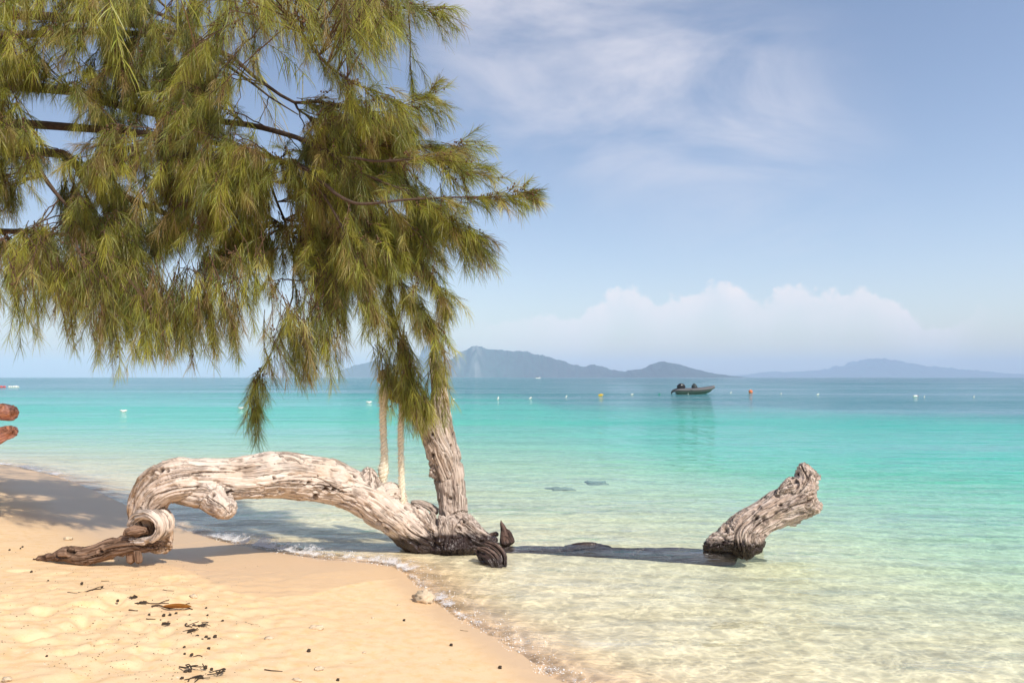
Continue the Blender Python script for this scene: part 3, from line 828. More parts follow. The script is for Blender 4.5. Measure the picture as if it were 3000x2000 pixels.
LIMBS = [
    lp([(-900, -250, 7.3, .05), (-200, -150, 7.0, .05), (430, -120, 6.5, .035), (700, -60, 6.3, .024), (800, 12, 6.25, .018), (857, 61, 6.2, .015), (926, 153, 6.2, .013), (1000, 222, 6.2, .010), (1080, 262, 6.2, .007), (1160, 285, 6.2, .004)]),
    lp([(-900, 50, 7.3, .05), (-100, 40, 7.2, .05), (400, 70, 6.9, .032), (650, 153, 6.8, .022), (746, 226, 6.8, .018), (857, 298, 6.8, .014), (960, 300, 6.75, .011), (1100, 330, 6.7, .007), (1215, 296, 6.7, .004), (1262, 280, 6.7, .003)]),
    lp([(-900, 400, 7.3, .05), (0, 250, 7.0, .05), (430, 330, 6.7, .036), (700, 360, 6.6, .028), (815, 386, 6.6, .024), (915, 421, 6.6, .020), (984, 459, 6.6, .016), (1030, 497, 6.6, .013), (1090, 560, 6.6, .010), (1180, 640, 6.6, .006), (1260, 720, 6.6, .004)], 30),
    lp([(-900, 520, 7.3, .055), (77, 440, 7.3, .05), (249, 520, 7.2, .040), (344, 565, 7.15, .036), (440, 608, 7.1, .032), (574, 665, 7.1, .026), (643, 699, 7.1, .020), (720, 770, 7.1, .012), (770, 850, 7.1, .006)]),
    lp([(-900, 480, 7.3, .06), (0, 417, 6.6, .034), (77, 451, 6.5, .026), (160, 560, 6.5, .018), (240, 660, 6.5, .010), (300, 760, 6.5, .005)]),
    lp([(-900, 680, 7.3, .045), (0, 678, 7.0, .030), (96, 680, 7.0, .024), (230, 696, 7.0, .018), (380, 760, 7.0, .010), (470, 840, 7.0, .005)]),
    lp([(-400, 330, 7.2, .06), (500, 400, 6.5, .030), (838, 475, 6.4, .022), (907, 505, 6.4, .018), (1000, 580, 6.4, .014), (1068, 597, 6.4, .012), (1221, 582, 6.4, .009), (1410, 576, 6.4, .006), (1490, 574, 6.4, .004), (1540, 568, 6.4, .003)], 34),
    lp([(1000, 520, 6.75, .016), (1068, 627, 6.75, .014), (1090, 700, 6.78, .012), (1136, 790, 6.85, .010), (1150, 900, 6.95, .008), (1180, 1000, 7.05, .006), (1200, 1090, 7.1, .005), (1225, 1180, 7.1, .003)]),
    lp([(770, 480, 6.9, .014), (850, 700, 6.9, .010), (860, 830, 6.9, .008), (842, 921, 6.9, .007), (792, 1040, 6.9, .005), (750, 1128, 6.9, .004), (744, 1200, 6.9, .003)]),
    lp([(907, 505, 6.4, .014), (1010, 680, 6.5, .010), (1060, 800, 6.55, .007), (1090, 900, 6.6, .004)]),
    lp([(1030, 497, 6.6, .012), (1180, 560, 6.6, .009), (1300, 640, 6.6, .006), (1390, 700, 6.6, .004)]),
    lp([(984, 459, 6.6, .014), (1120, 470, 6.5, .010), (1280, 470, 6.5, .006), (1420, 515, 6.5, .003)]),
    lp([(860, 298, 6.8, .012), (900, 340, 6.8, .010), (1080, 420, 6.8, .007), (1240, 430, 6.8, .005), (1370, 425, 6.8, .003)]),
    lp([(430, -120, 6.5, .03), (600, -60, 6.9, .022), (900, -30, 7.0, .014), (1100, 20, 7.0, .008), (1285, 25, 7.0, .003)]),
    lp([(440, 608, 7.1, .018), (640, 560, 6.9, .014), (800, 640, 6.85, .010), (930, 760, 6.8, .007), (980, 880, 6.8, .004)]),
    lp([(1136, 790, 6.8, .008), (1200, 870, 6.75, .006), (1270, 960, 6.72, .004)]),
    lp([(1090, 700, 6.78, .009), (1180, 740, 6.7, .006), (1250, 790, 6.68, .004), (1300, 870, 6.68, .003)]),
]
for C, R in LIMBS:      # boughs run behind most of their own foliage
    C = C
    q_ = 1500 + C[:, 0] / C[:, 1] * F
    k_ = 1 + 0.16 * sstep(1100, 600, q_)
    C[:] = np.array([0, 0, CZ]) + (C - np.array([0, 0, CZ])) * k_[:, None]
tk = resample(np.array([[*trunk_base, .30], [-6.95, 7.35, 2.5, .26], [-7.0, 7.2, 5.0, .22], [-6.8, 7.0, 8.0, .15], [-6.6, 6.9, 10.5, .06]]), 40)
mb = MB(); mb.tube(tk[:, :3], tk[:, 3] * (1 + 0.1 * pn(tk[:, :3] * 3)), 16); mb.build('trunk', BARK, TR)
# boughs above the picture: they throw the dappled shade on the wet sand
HIGH = []
for k in range(13):
    zz = 4.6 + k * 0.42
    a = math.radians([8, -22, 28, -8, 44, 0, -30, 20, -12, 36, 10, -24, 30][k])
    ln = (5.6 - 0.22 * k) * (1.0 if k % 2 else 0.86)
    st = np.array([-6.9, 7.2, zz - 0.3])
    pts = [st, st + np.array([math.cos(a), math.sin(a), 0.25]) * ln * 0.4, st + np.array([math.cos(a), math.sin(a) * 1.1, 0.16]) * ln * 0.75, st + np.array([math.cos(a), math.sin(a) * 1.1, -0.02]) * ln]
    rr = [0.06, 0.04, 0.022, 0.006]
    A = resample(np.hstack([np.array(pts), np.array(rr)[:, None]]), 26); HIGH.append((A[:, :3], np.maximum(A[:, 3], .004)))
for C, R in LIMBS + HIGH:
    mb = MB(); C2 = C + 0.012 * np.stack([pn(C * 5 + 3), pn(C * 5 + 9), pn(C * 5 + 15)], 1)
    mb.tube(C2, R, 7); mb.build('branch', BARK, TR)
LP = np.vstack([C for C, R in LIMBS]); LPR = np.concatenate([R for C, R in LIMBS])
HP = np.vstack([C for C, R in HIGH])

needles = dict(V=[], T=[], C=[]); NB = [0]
twigs = MB(); cones = MB()
PAL = np.array([[0.335, 0.335, 0.055], [0.420, 0.415, 0.062], [0.320, 0.240, 0.090], [0.185, 0.205, 0.050], [0.470, 0.420, 0.130], [0.245, 0.270, 0.056]])
PALP = np.array([0.30, 0.16, 0.15, 0.16, 0.09, 0.14])


def add_needles(base, dirs, length, width, col, droop):
    m = len(base)
    dirs = dirs / np.linalg.norm(dirs, axis=1)[:, None]
    w = np.cross(dirs, RNG.normal(size=(m, 3))); w /= np.linalg.norm(w, axis=1)[:, None]
    w = w * (width * 0.5)[:, None]
    dn = np.array([0, 0, -1.0])
    L = length[:, None]; dr = droop[:, None]
    p1 = base + dirs * L * 0.38 + dn * L * dr * 0.10
    p2 = base + dirs * L * 0.72 + dn * L * dr * 0.38
    p3 = base + dirs * L * 0.95 + dn * L * dr * 0.80
    V = np.stack([base - w * 0.8, base + w * 0.8, p1 - w, p1 + w, p2 - w * 0.8, p2 + w * 0.8, p3], 1).reshape(-1, 3)
    k = np.arange(m)[:, None] * 7 + NB[0]
    T = np.concatenate([k + np.array([[0, 1, 3]]), k + np.array([[0, 3, 2]]), k + np.array([[2, 3, 5]]), k + np.array([[2, 5, 4]]), k + np.array([[4, 5, 6]])])
    needles['V'].append(V); needles['T'].append(T); needles['C'].append(np.repeat(col, 7, axis=0)); NB[0] += m * 7


def spray(p0, d0, length, nn, nl=0.20, width=0.0026, cone=0.3, twig=True, hang=1.0):
    """one drooping branchlet clothed in needles"""
    k = 9
    t = np.linspace(0, 1, k)
    d0 = d0 / np.linalg.norm(d0)
    side = RNG.normal(size=3) * 0.10
    C = p0 + d0 * (t * length)[:, None] + np.array([0, 0, -1.0]) * (0.34 * hang * length * t ** 2)[:, None] + side * (length * t ** 2)[:, None]
    if twig: twigs.tube(C, np.linspace(0.0042, 0.0014, k), 3)
    base_c = PAL[RNG.choice(len(PAL), p=PALP)] * RNG.uniform(0.75, 1.3)
    tt = RNG.uniform(0.06, 1.0, nn) ** 0.8
    f = tt * (k - 1); i = np.minimum(f.astype(int), k - 2); fr = (f - i)[:, None]
    B = C[i] * (1 - fr) + C[i + 1] * fr
    tg = C[i + 1] - C[i]; tg /= np.linalg.norm(tg, axis=1)[:, None]
    rad = RNG.normal(size=(nn, 3)); rad -= tg * np.sum(rad * tg, 1)[:, None]; rad /= np.linalg.norm(rad, axis=1)[:, None]
    sp = RNG.uniform(0.25, 0.75, nn)[:, None]
    D = tg * (1 - sp * 0.4) + rad * sp
    L = nl * RNG.uniform(0.6, 1.15, nn)
    col = base_c[None, :] * RNG.uniform(0.75, 1.25, (nn, 1)) * (1 + RNG.normal(size=(nn, 3)) * 0.06)
    br = RNG.random(nn) < 0.06
    col[br] = np.array([0.20, 0.11, 0.05])
    add_needles(B, D, L, np.full(nn, width) * RNG.uniform(0.75, 1.2, nn), np.concatenate([np.clip(col, 0.01, 0.6), np.ones((nn, 1))], 1), RNG.uniform(0.25, 0.8, nn) * hang)
    if RNG.random() < cone:
        for _ in range(RNG.integers(3, 9)):
            q = RNG.uniform(0.1, 0.8) * (k - 1); i0 = int(q)
            c = C[i0] + (C[i0 + 1] - C[i0]) * (q - i0) + RNG.normal(size=3) * 0.012
            cones.add(ICO1[0] * np.array([0.0075, 0.0075, 0.0095]) * RNG.uniform(0.8, 1.25) + c, None, ICO1[1])


def join(p, pool, n=7, full=False):
    """thin twig from the closest limb to the foot of a branchlet"""
    k = np.argmin(np.linalg.norm((pool - p) * np.array([1, 1, 0.8]), axis=1) + 0.5 * np.maximum(p[2] - pool[:, 2], 0)); a = pool[k]
    m = (a + p) / 2 + np.array([0, 0, 0.05 * np.linalg.norm(a - p)])
    t = np.linspace(0, 1, n)[:, None]
    C = a * (1 - t) ** 2 + 2 * m * t * (1 - t) + p * t ** 2
    C[1:-1] += RNG.normal(size=(n - 2, 3)) * 0.006
    twigs.tube(C, np.linspace(0.0075, 0.0030, n), 4)
    return C if full else p - C[-3]


def inpoly(px, py, poly): return inside(np.array([px], float), np.array([py], float), np.array(poly, float))[0]


MAIN = [(-150, -80), (660, -80), (690, 90), (640, 200), (690, 330), (800, 330), (900, 270), (1040, 262), (1130, 285), (1215, 310), (1225, 400), (1300, 470), (1290, 600), (1220, 660), (1170, 740), (1040, 760), (960, 790), (800, 800),
        (690, 710), (640, 860), (560, 890), (420, 890), (300, 860), (200, 820), (90, 780), (-150, 800)]
LOBE2 = [(640, -80), (1180, -80), (1210, 0), (1120, 50), (1060, 90), (1000, 160), (930, 90), (860, 40), (760, 20), (680, 60)]
HOLES = [(735, 205, 66, 84), (560, 540, 34, 36), (285, 160, 24, 36), (215, 350, 20, 24), (720, 800, 26, 50), (610, 450, 22, 34), (1150, 640, 22, 26), (1000, 330, 22, 22), (880, 250, 50, 44), (60, 560, 16, 36)]


def yfor(py, px):
    zz = CZ - (py - HOR) / F * 6.7
    return 6.55 + 0.1 * max(2.0 - zz, 0)


def strand(p, pool, nn=(50, 85), nl=(0.10, 0.16), drift=(0.2, 0, -0.5), jit=0.35, cone=0.3, step=0.075, hang=1.0):
    """a side branch from the closest limb out to p, with short needle sprays all along it"""
    C = join(p, pool, 10, True)
    L = np.linalg.norm(np.diff(C, axis=0), axis=1).sum()
    m = int(np.clip(L / step, 3, 8))
    for t in np.linspace(0.42 if L > 0.25 else 0.1, 1.0, m):
        f = t * (len(C) - 1); k = min(int(f), len(C) - 2)
        q = C[k] + (C[k + 1] - C[k]) * (f - k)
        tg = C[k + 1] - C[k]; tg = tg / (np.linalg.norm(tg) + 1e-9)
        d = tg * 0.55 + np.array(drift) + RNG.normal(size=3) * jit
        spray(q + RNG.normal(size=3) * 0.015, d, RNG.uniform(0.10, 0.27), RNG.integers(*nn), RNG.uniform(*nl), cone=cone, hang=hang)


cnt = 0; tries = 0
while cnt < 840 and tries < 40000:
    tries += 1
    px = RNG.uniform(-150, 1320); py = RNG.uniform(-80, 900)
    if not inpoly(px, py - 45, MAIN): continue
    if any(((px - a) / c) ** 2 + ((py + 30 - b) / e) ** 2 < 1 for a, b, c, e in HOLES): continue
    if pn(np.array([[px / 120.0, py / 120.0, 0.5]]))[0] < -0.24: continue
    Y = yfor(py, px) + RNG.uniform(0.0, 1.2) * (1 + 1.1 * sstep(900, 300, px))
    p_ = P(px, py, Y); g_ = p_ - SUN * (p_[2] / SUN[2])
    if px < 900 and pn(np.array([[g_[0] * 0.75, g_[1] * 1.5, 3.5]]))[0] + 0.5 * pn(np.array([[g_[0] * 1.9, g_[1] * 3.4, 8.5]]))[0] < 0.06: continue
    right = np.clip((px - 650) / 500.0, -0.2, 1.0)
    strand(P(px, py, Y), LP, drift=(0.12 + 0.45 * right, 0, -0.62 + (0.42 if py < 560 else 0.1) * max(right, 0)))
    cnt += 1
cnt = 0
while cnt < 190:
    px = RNG.uniform(620, 1240); py = RNG.uniform(-80, 170)
    if not inpoly(px, py, LOBE2): continue
    p = P(px, py, RNG.uniform(6.0, 7.3)); join(p, LP)
    spray(p, np.array([0.35, 0, -0.55]) + RNG.normal(size=3) * 0.3, RNG.uniform(0.16, 0.34), RNG.integers(45, 80), RNG.uniform(0.12, 0.18), cone=0.5)
    cnt += 1


def dress(i, n, t0, spread, ln, nn, nl, dirv, side=0.5, hang=1.0, cone=0.4):
    """branchlets set straight along a limb"""
    C, R = LIMBS[i]
    for _ in range(n):
        t = RNG.uniform(t0, 1.0) * (len(C) - 1); k = min(int(t), len(C) - 2)
        p = C[k] + (C[k + 1] - C[k]) * (t - k) + RNG.normal(size=3) * spread
        tg = C[k + 1] - C[k]; tg = tg / np.linalg.norm(tg)
        spray(p, tg * 0.8 + np.array(dirv) + RNG.normal(size=3) * side, ln * RNG.uniform(0.6, 1.2), nn, nl, cone=cone, hang=hang)


dress(6, 46, 0.66, 0.015, 0.16, 50, 0.13, (0.2, 0, -0.1), 0.5, 0.5, 0.6)
dress(6, 12, 0.90, 0.005, 0.12, 26, 0.08, (0.5, 0, 0.05), 0.35, 0.2, 0.7)
dress(11, 46, 0.45, 0.02, 0.22, 60, 0.14, (0.2, 0, 0), 0.5, 0.5, 0.5)
dress(12, 46, 0.45, 0.02, 0.22, 60, 0.14, (0.25, 0, 0.05), 0.5, 0.5, 0.5)
dress(10, 80, 0.3, 0.03, 0.24, 70, 0.15, (0.1, 0, -0.3), 0.5, 0.8, 0.4)
dress(0, 40, 0.6, 0.02, 0.20, 55, 0.14, (0.1, 0, -0.3), 0.5, 0.8, 0.5)
dress(1, 46, 0.55, 0.02, 0.22, 60, 0.14, (0.2, 0, -0.1), 0.5, 0.7, 0.5)
dress(2, 60, 0.5, 0.03, 0.20, 70, 0.13, (0.1, 0, -0.3), 0.5)
dress(7, 70, 0.15, 0.035, 0.22, 70, 0.13, (0.05, 0, -0.5), 0.42, 1.0, 0.5)
dress(7, 16, 0.70, 0.040, 0.16, 60, 0.14, (0.12, 0, -0.4), 0.5, 1.0, 0.4)
dress(15, 44, 0.2, 0.03, 0.20, 65, 0.13, (0.2, 0, -0.4), 0.5)
dress(16, 50, 0.2, 0.03, 0.20, 65, 0.13, (0.25, 0, -0.3), 0.5)
dress(8, 24, 0.30, 0.015, 0.28, 60, 0.15, (0.22, 0, -0.5), 0.35, 1.0, 0.6)
dress(8, 18, 0.72, 0.02, 0.15, 34, 0.13, (0.12, 0, -0.4), 0.4, 1.0, 0.6)
dress(9, 50, 0.3, 0.03, 0.20, 65, 0.13, (0.1, 0, -0.5), 0.4)
dress(14, 50, 0.5, 0.04, 0.20, 65, 0.13, (0.1, 0, -0.5), 0.4)
dress(13, 50, 0.55, 0.02, 0.22, 55, 0.13, (0.15, 0, -0.35), 0.45, 0.8, 0.6)
# single hanging tips along the lower edge
for px, py, ln, Y in ((60, 880, .40, 6.9), (160, 810, .34, 7.0), (235, 810, .36, 6.8), (300, 870, .42, 6.8), (310, 850, .4, 6.9), (430, 900, .42, 6.8), (480, 890, .34, 7.0), (575, 880, .36, 6.8), (600, 860, .36, 6.9), (685, 870, .36, 6.8), (690, 850, .4, 6.9), (20, 800, .3, 7.0),
                      (360, 880, .3, 7.0), (540, 850, .34, 7.0), (760, 790, .36, 6.8), (900, 980, .32, 6.8), (960, 990, .32, 6.8), (985, 900, .28, 6.8), (1010, 830, .3, 6.8), (500, 930, .3, 6.9), (520, 880, .34, 7.0), (620, 920, .3, 6.9), (655, 900, .34, 6.9), (560, 940, .28, 6.9), (400, 960, .3, 6.9), (330, 940, .3, 6.9), (270, 900, .3, 6.9), (200, 870, .3, 6.9), (450, 970, .28, 6.9), (120, 860, .3, 6.9), (830, 1010, .3, 6.9), (860, 980, .36, 6.9), (880, 1030, .25, 6.9), (940, 940, .3, 6.8),
                      (1130, 1060, .3, 7.1), (1150, 1110, .3, 7.1), (1180, 1120, .3, 7.1), (1215, 1100, .3, 7.1), (1250, 1090, .28, 7.1), (1290, 1060, .18, 7.1), (1240, 1170, .26, 7.1), (1265, 1150, .26, 7.1), (1200, 1160, .24, 7.1), (1225, 1190, .2, 7.1)):
    p = P(px, py, Y)
    for _ in range(4 if px < 1100 else 2):
        q = p + RNG.normal(size=3) * 0.05
        up_ = resample(np.array([q, q + np.array([-0.02, 0.0, 0.14]), q + np.array([RNG.normal() * .08 - .05, RNG.normal() * .08, 0.34])]), 8)
        twigs.tube(up_, np.linspace(0.0024, 0.0034, 8), 4)
        for i_ in (2, 4, 6): spray(up_[i_], np.array([0.1, 0, -0.8]) + RNG.normal(size=3) * 0.35, RNG.uniform(0.12, 0.22), 42, 0.12, cone=0.2)
        spray(q, np.array([0.12, 0, -1.0]) + RNG.normal(size=3) * 0.22, ln * RNG.uniform(0.5, 1.0), 85, 0.13, cone=0.5)
# shade boughs: coarser needles
for C, R in HIGH:
    for _ in range(15):
        t = RNG.uniform(0.12, 1.0) * (len(C) - 1); k = min(int(t), len(C) - 2)
        q = C[k] + RNG.normal(size=3) * np.array([0.28, 0.28, 0.12])
        if q[1] < 8.3 - 0.75 * q[2]: continue
        join(q, C, 4)
        spray(q, np.array([0.2, 0, -0.8]) + RNG.normal(size=3) * 0.4, RNG.uniform(0.4, 0.7), 40, 0.28, 0.007, 0.0)
nv_ = np.vstack(needles['V']); nt_ = np.vstack(needles['T']); nc_ = np.vstack(needles['C'])
tag(mesh_np('foliage', nv_, nt_, NEEDLE, TR, False, {'tint': nc_}), kind='stuff')
tag(twigs.build('twigs', TWIGM, TR), kind='stuff')
tag(cones.build('seed_cones', CONEM, TR), kind='stuff')

# ------------------------------------------------------------------ islands
def island_material(name, green, rock, rocky):
    m, n = material(name)
    p = n.pos()
    mp = n.n('ShaderNodeMapping', Vector=p); mp.inputs['Scale'].default_value = (1, 1, 0.25)
    a = n.noise(mp.outputs[0], 0.022, 4, 0.6); b = n.noise(p, 0.03, 5, 0.65)
    g = n.mix(n.ss(0.35, 0.65, b), tuple(v * 0.6 for v in green), green)
    f = n.m('MULTIPLY', n.attr('cliff'), n.ss(0.40, 0.58, a))
    n.out(n.bsdf(n.mix(n.m('MULTIPLY', f, rocky), g, rock), 0.95, None, 0.1)); return m


ISL = island_material('forested_rock', (0.034, 0.055, 0.050), (0.26, 0.24, 0.23), 0.6)


def island(prof, Y, half, cliffs=()):
    prof = np.array(prof, float)
    xs = np.linspace(prof[0, 0], prof[-1, 0], 260)
    h = np.interp(xs, prof[:, 0], HOR - prof[:, 1]) / F * Y + CZ
    wx_ = (xs - 1500) / F * Y
    rg = np.stack([wx_ / 60.0, wx_ * 0, wx_ * 0 + Y], 1)
    scale = max(h.max(), 20)
    h = np.maximum(h + 0.045 * scale * fbm(rg * 1.4, 4, 0.6) * sstep(0, 0.3 * scale, h) + 0.050 * scale * np.abs(pn(rg * 4.3)) + 0.030 * scale * np.abs(pn(rg * 9.1)), 0.0)
    v = np.linspace(-1, 1, 41)
    hh, vv = np.meshgrid(h, v); xx, _ = np.meshgrid(wx_, v)
    steep = np.zeros_like(xx)
    for c0, wd in cliffs: steep += np.exp(-(((xx * F / Y + 1500) - c0) / wd) ** 2)
    ex = 1.7 + 5.0 * np.clip(steep, 0, 1)
    sh = np.clip(1 - np.abs(vv) ** ex, 0, 1)
    pts = np.stack([xx.ravel() / 90, vv.ravel() * half / 90, np.full(xx.size, Y / 100)], 1)
    nz = fbm(pts, 4).reshape(xx.shape)
    zz = hh * sh * (1 + 0.45 * nz * (np.abs(vv) > 0.06) * np.minimum(np.abs(vv) * 3, 1))
    yy = Y + vv * half * (0.5 + 0.5 * np.sqrt(np.clip(hh / scale, 0, 1))) + nz * half * 0.08
    zz = np.where(np.abs(vv) > 0.999, -8.0, np.minimum(zz, hh * 1.0))
    zz[:, 0] = zz[:, -1] = -8.0
    nx_ = len(xs)
    i = np.arange(40)[:, None] * nx_; j = np.arange(nx_ - 1)[None, :]
    Qi = np.stack([i + j, i + j + 1, i + nx_ + j + 1, i + nx_ + j], -1).reshape(-1, 4)
    o = mesh_np('island', np.stack([xx, yy, zz], -1).reshape(-1, 3), Qi, ISL, None, True, {'cliff': np.clip(steep, 0, 1).ravel()}, off=np.array([wx_.mean(), Y, 0]))
    tag(o, None, None, None, 'structure'); return o


def fin(l):
    return l


I1 = island([(1305, 1104), (1310, 1062), (1330, 1050), (1350, 1036), (1375, 1024), (1400, 1017), (1415, 1018), (1432, 1027), (1460, 1025), (1490, 1030), (1530, 1032), (1560, 1036), (1590, 1043), (1620, 1052), (1650, 1058), (1672, 1068), (1692, 1075), (1720, 1071), (1742, 1070), (1765, 1075), (1790, 1083), (1812, 1086), (1835, 1094), (1860, 1104)], 4000, 330, ((1400, 16), (1352, 12)))
I1['label'] = 'long blue-grey island ridge with pale cliffs, just right of the upright limb'
I2 = island([(1790, 1104), (1822, 1092), (1842, 1085), (1880, 1083), (1900, 1071), (1920, 1065), (1940, 1059), (1962, 1064), (1990, 1069), (2012, 1075), (2050, 1086), (2082, 1093), (2122, 1099), (2162, 1104)], 3700, 260)
I2['label'] = 'dark wooded hill island behind the grey dinghy'
I3 = island([(1010, 1104), (1014, 1086), (1030, 1078), (1060, 1066), (1090, 1059), (1112, 1056), (1126, 1068), (1150, 1076), (1190, 1080), (1230, 1086), (1245, 1104)], 4600, 260, ((1018, 16),))
I3['label'] = 'low hazy island with a cliff at its left end, left of the upright limb'
I4 = island([(1200, 1104), (1225, 1060), (1238, 1024), (1258, 1014), (1284, 1016), (1300, 1040), (1312, 1062), (1330, 1080), (1350, 1104)], 5400, 200, ((1290, 30),))
I4['label'] = 'steep pale pinnacle island half hidden behind the upright limb'
I5 = island([(2090, 1104), (2200, 1098), (2260, 1089), (2300, 1092), (2360, 1088), (2430, 1084), (2470, 1073), (2520, 1060), (2572, 1050), (2605, 1058), (2640, 1062), (2685, 1072), (2750, 1078), (2830, 1086), (2900, 1093), (3000, 1098), (3120, 1104)], 7600, 700)
I5['label'] = 'faint far mountain island low on the right horizon'

# ------------------------------------------------------------------ haze
hz = box((0, 0, 90.0), (2 * FAR + 600, 2 * FAR + 600, 206.0))
hz_m, n = material('thin_haze')
pv = n.n('ShaderNodeVolumePrincipled', Density=2.1e-4); pv.inputs['Color'].default_value = (0.66, 0.74, 1.0, 1)
pv.inputs['Anisotropy'].default_value = -0.15
n.out(None, pv.outputs[0])
haze = mesh_np('haze', hz[0], hz[1], hz_m, None, False); tag(haze, None, None, None, 'stuff')

# ------------------------------------------------------------------ dinghy
GREY = simple('grey_rubber', (0.115, 0.11, 0.115), 0.55, 0.08, 6.0)
DARK = simple('dark_hull', (0.045, 0.055, 0.055), 0.5, 0.1, 6.0)
BLACK = simple('black_plastic', (0.016, 0.017, 0.02), 0.45, 0.1, 10.0)
TAN = simple('sun_faded_rubber', (0.42, 0.34, 0.28), 0.6, 0.1, 8.0)
WHITE = simple('white_plastic', (0.74, 0.73, 0.70), 0.4, 0.05, 12.0)
BY = 77.0; BK = BY / F
bo = P(2030, 1152, BY); bo[2] = 0
BOAT = empty('inflatable_dinghy', bo, 'grey inflatable dinghy with black outboard motor anchored off the beach', 'boat')


def bp(px, z, y=0.0): return np.array([(px - 1500) * BK, BY + y, z])


def btube(y):
    return resample(np.array([np.append(bp(px, z, yy), r) for px, z, yy, r in ((1974, 0.26, y, .10), (1985, 0.30, y, .19), (2010, 0.31, y, .21), (2045, 0.35, y, .21), (2070, 0.45, y * 0.72, .20), (2086, 0.58, y * 0.3, .17), (2091, 0.62, 0, .15))]), 40)


mb = MB()
for sg in (-0.62, 0.62):
    R_ = btube(sg); mb.tube(R_[:, :3], R_[:, 3], 12)
mb.build('tube', GREY, BOAT)
mb = MB(); R_ = btube(-0.62)
mb.tube(R_[:, :3] * 1.0 + np.array([0, -0.19, -0.03]) * np.minimum(R_[:, 3] / 0.2, 1)[:, None], 0.028, 6); mb.build('rubbing_strake', BLACK, BOAT)
mb = MB(); rows = []
for px, zb, zt, hw in ((1982, -0.12, .30, .58), (2010, -0.14, .30, .60), (2045, -0.12, .32, .58), (2066, -0.04, .40, .42), (2080, 0.14, .50, .20), (2088, .40, .56, .03)):
    rows.append([bp(px, zt, -hw), bp(px, (zb + zt) / 2 - 0.05, -hw * .85), bp(px, zb, 0), bp(px, (zb + zt) / 2 - 0.05, hw * .85), bp(px, zt, hw)])
V = np.array(rows).reshape(-1, 3); qs = []
for a in range(5):
    for b in range(4): qs.append([a * 5 + b, (a + 1) * 5 + b, (a + 1) * 5 + b + 1, a * 5 + b + 1])
mesh_np('hull', V, np.array(qs), DARK, BOAT)
V, Qb = box(bp(1984, .26), (.06, 1.1, .42)); mesh_np('transom', V, Qb, DARK, BOAT, False)
mb = MB()
C = resample(np.array([bp(1986, .56), bp(1991, .74), bp(1996, .80), bp(2001, .72), bp(2003, .52)]), 20)
mb.tube(C, np.array([.12] + [.20] * 18 + [.14]) * 1.0, 12)
V = ICO3[0] * np.array([.34, .24, .33]) + bp(1994.5, .66); mb.add(V, None, ICO3[1])
eng = mb.build('outboard_motor', BLACK, BOAT)
mb = MB(); mb.tube(resample(np.array([bp(1987, .56), bp(1980, .34), bp(1974, .20)]), 10), 0.075, 8)
mb.tube(resample(np.array([bp(1976, .26), bp(1970, .14), bp(1967, .10)]), 8), 0.055, 8); mb.build('drive_leg', BLACK, eng)
mb = MB()
for a in range(3):
    an = a * 2.094; mb.add(ICO2[0] * np.array([.05, .10, .10]) + bp(1967.5, .10) + np.array([0, .08 * math.cos(an), .08 * math.sin(an)]), None, ICO2[1])
mb.build('propeller', BLACK, eng)
V = ICO2[0] * np.array([.05, .02, .06]) + bp(1996, .84, -.2); mesh_np('badge', V, ICO2[1], WHITE, eng)
V = ICO3[0].copy(); V[:, 2] = np.where(V[:, 2] < -0.2, -0.9, V[:, 2]); V[:, 0] += 0.18 * (V[:, 2] < 0)
V = V * np.array([.27, .34, .33]) + bp(2034, .62); mesh_np('covered_console', V, ICO3[1], DARK, BOAT)
mb = MB(); mb.tube(resample(np.array([bp(2030, .9), bp(2032, .97), bp(2036, .94)]), 8), .02, 6); mb.build('tiller', BLACK, BOAT)
for px, z in ((1987, .27), (2020, .32), (2054, .40)):
    V = ICO2[0] * np.array([.13, .04, .05]) + bp(px, z, -.62 - .20 + (.08 if px > 2050 else 0)); mesh_np('grab_handle', V, ICO2[1], BLACK, BOAT)
V = ICO2[0] * np.array([.10, .14, .07]) + bp(2091, .72); mesh_np('bow_pad', V, ICO2[1], TAN, BOAT)

# tiny boats under the islands
def far_boat(px, Y, ln, label, dark):
    o = np.array([(px - 1500) / F * Y, Y, 0]); r = empty('motor_boat', o, label, 'boat')
    rows = []
    for t, w_, zt, zb in ((-.5, .16, .16, -.05), (-.2, .18, .17, -.06), (.2, .16, .19, -.05), (.42, .08, .24, .02), (.5, .005, .27, .2)):
        rows.append([o + np.array([t, -w_, zt]) * ln, o + np.array([t, -w_ * .6, zb]) * ln, o + np.array([t, w_ * .6, zb]) * ln, o + np.array([t, w_, zt]) * ln])
    V = np.array(rows).reshape(-1, 3); q = []
    for a in range(4):
        for b in range(4): q.append([a * 4 + b, (a + 1) * 4 + b, (a + 1) * 4 + (b + 1) % 4, a * 4 + (b + 1) % 4])
    q.append([3, 2, 1, 0]); mesh_np('hull', V, np.array(q), WHITE, r)
    mb = MB(); V, Qb = box(o + np.array([-.12, 0, .33]) * ln, np.array([.42, .24, .10]) * ln); mb.add(V, Qb)
    for a in (-.30, .06):
        for b in (-.1, .1): V, Qb = box(o + np.array([a, b, .23]) * ln, np.array([.02, .02, .14]) * ln); mb.add(V, Qb)
    mb.build('canopy', dark, r, False)


far_boat(1577, 900, 5.6, 'tiny dark-roofed motor boat on the horizon below the long island ridge', BLACK)
far_boat(985, 1100, 4.5, 'tiny pale motor boat on the horizon at the cliff end of the low island', TAN)

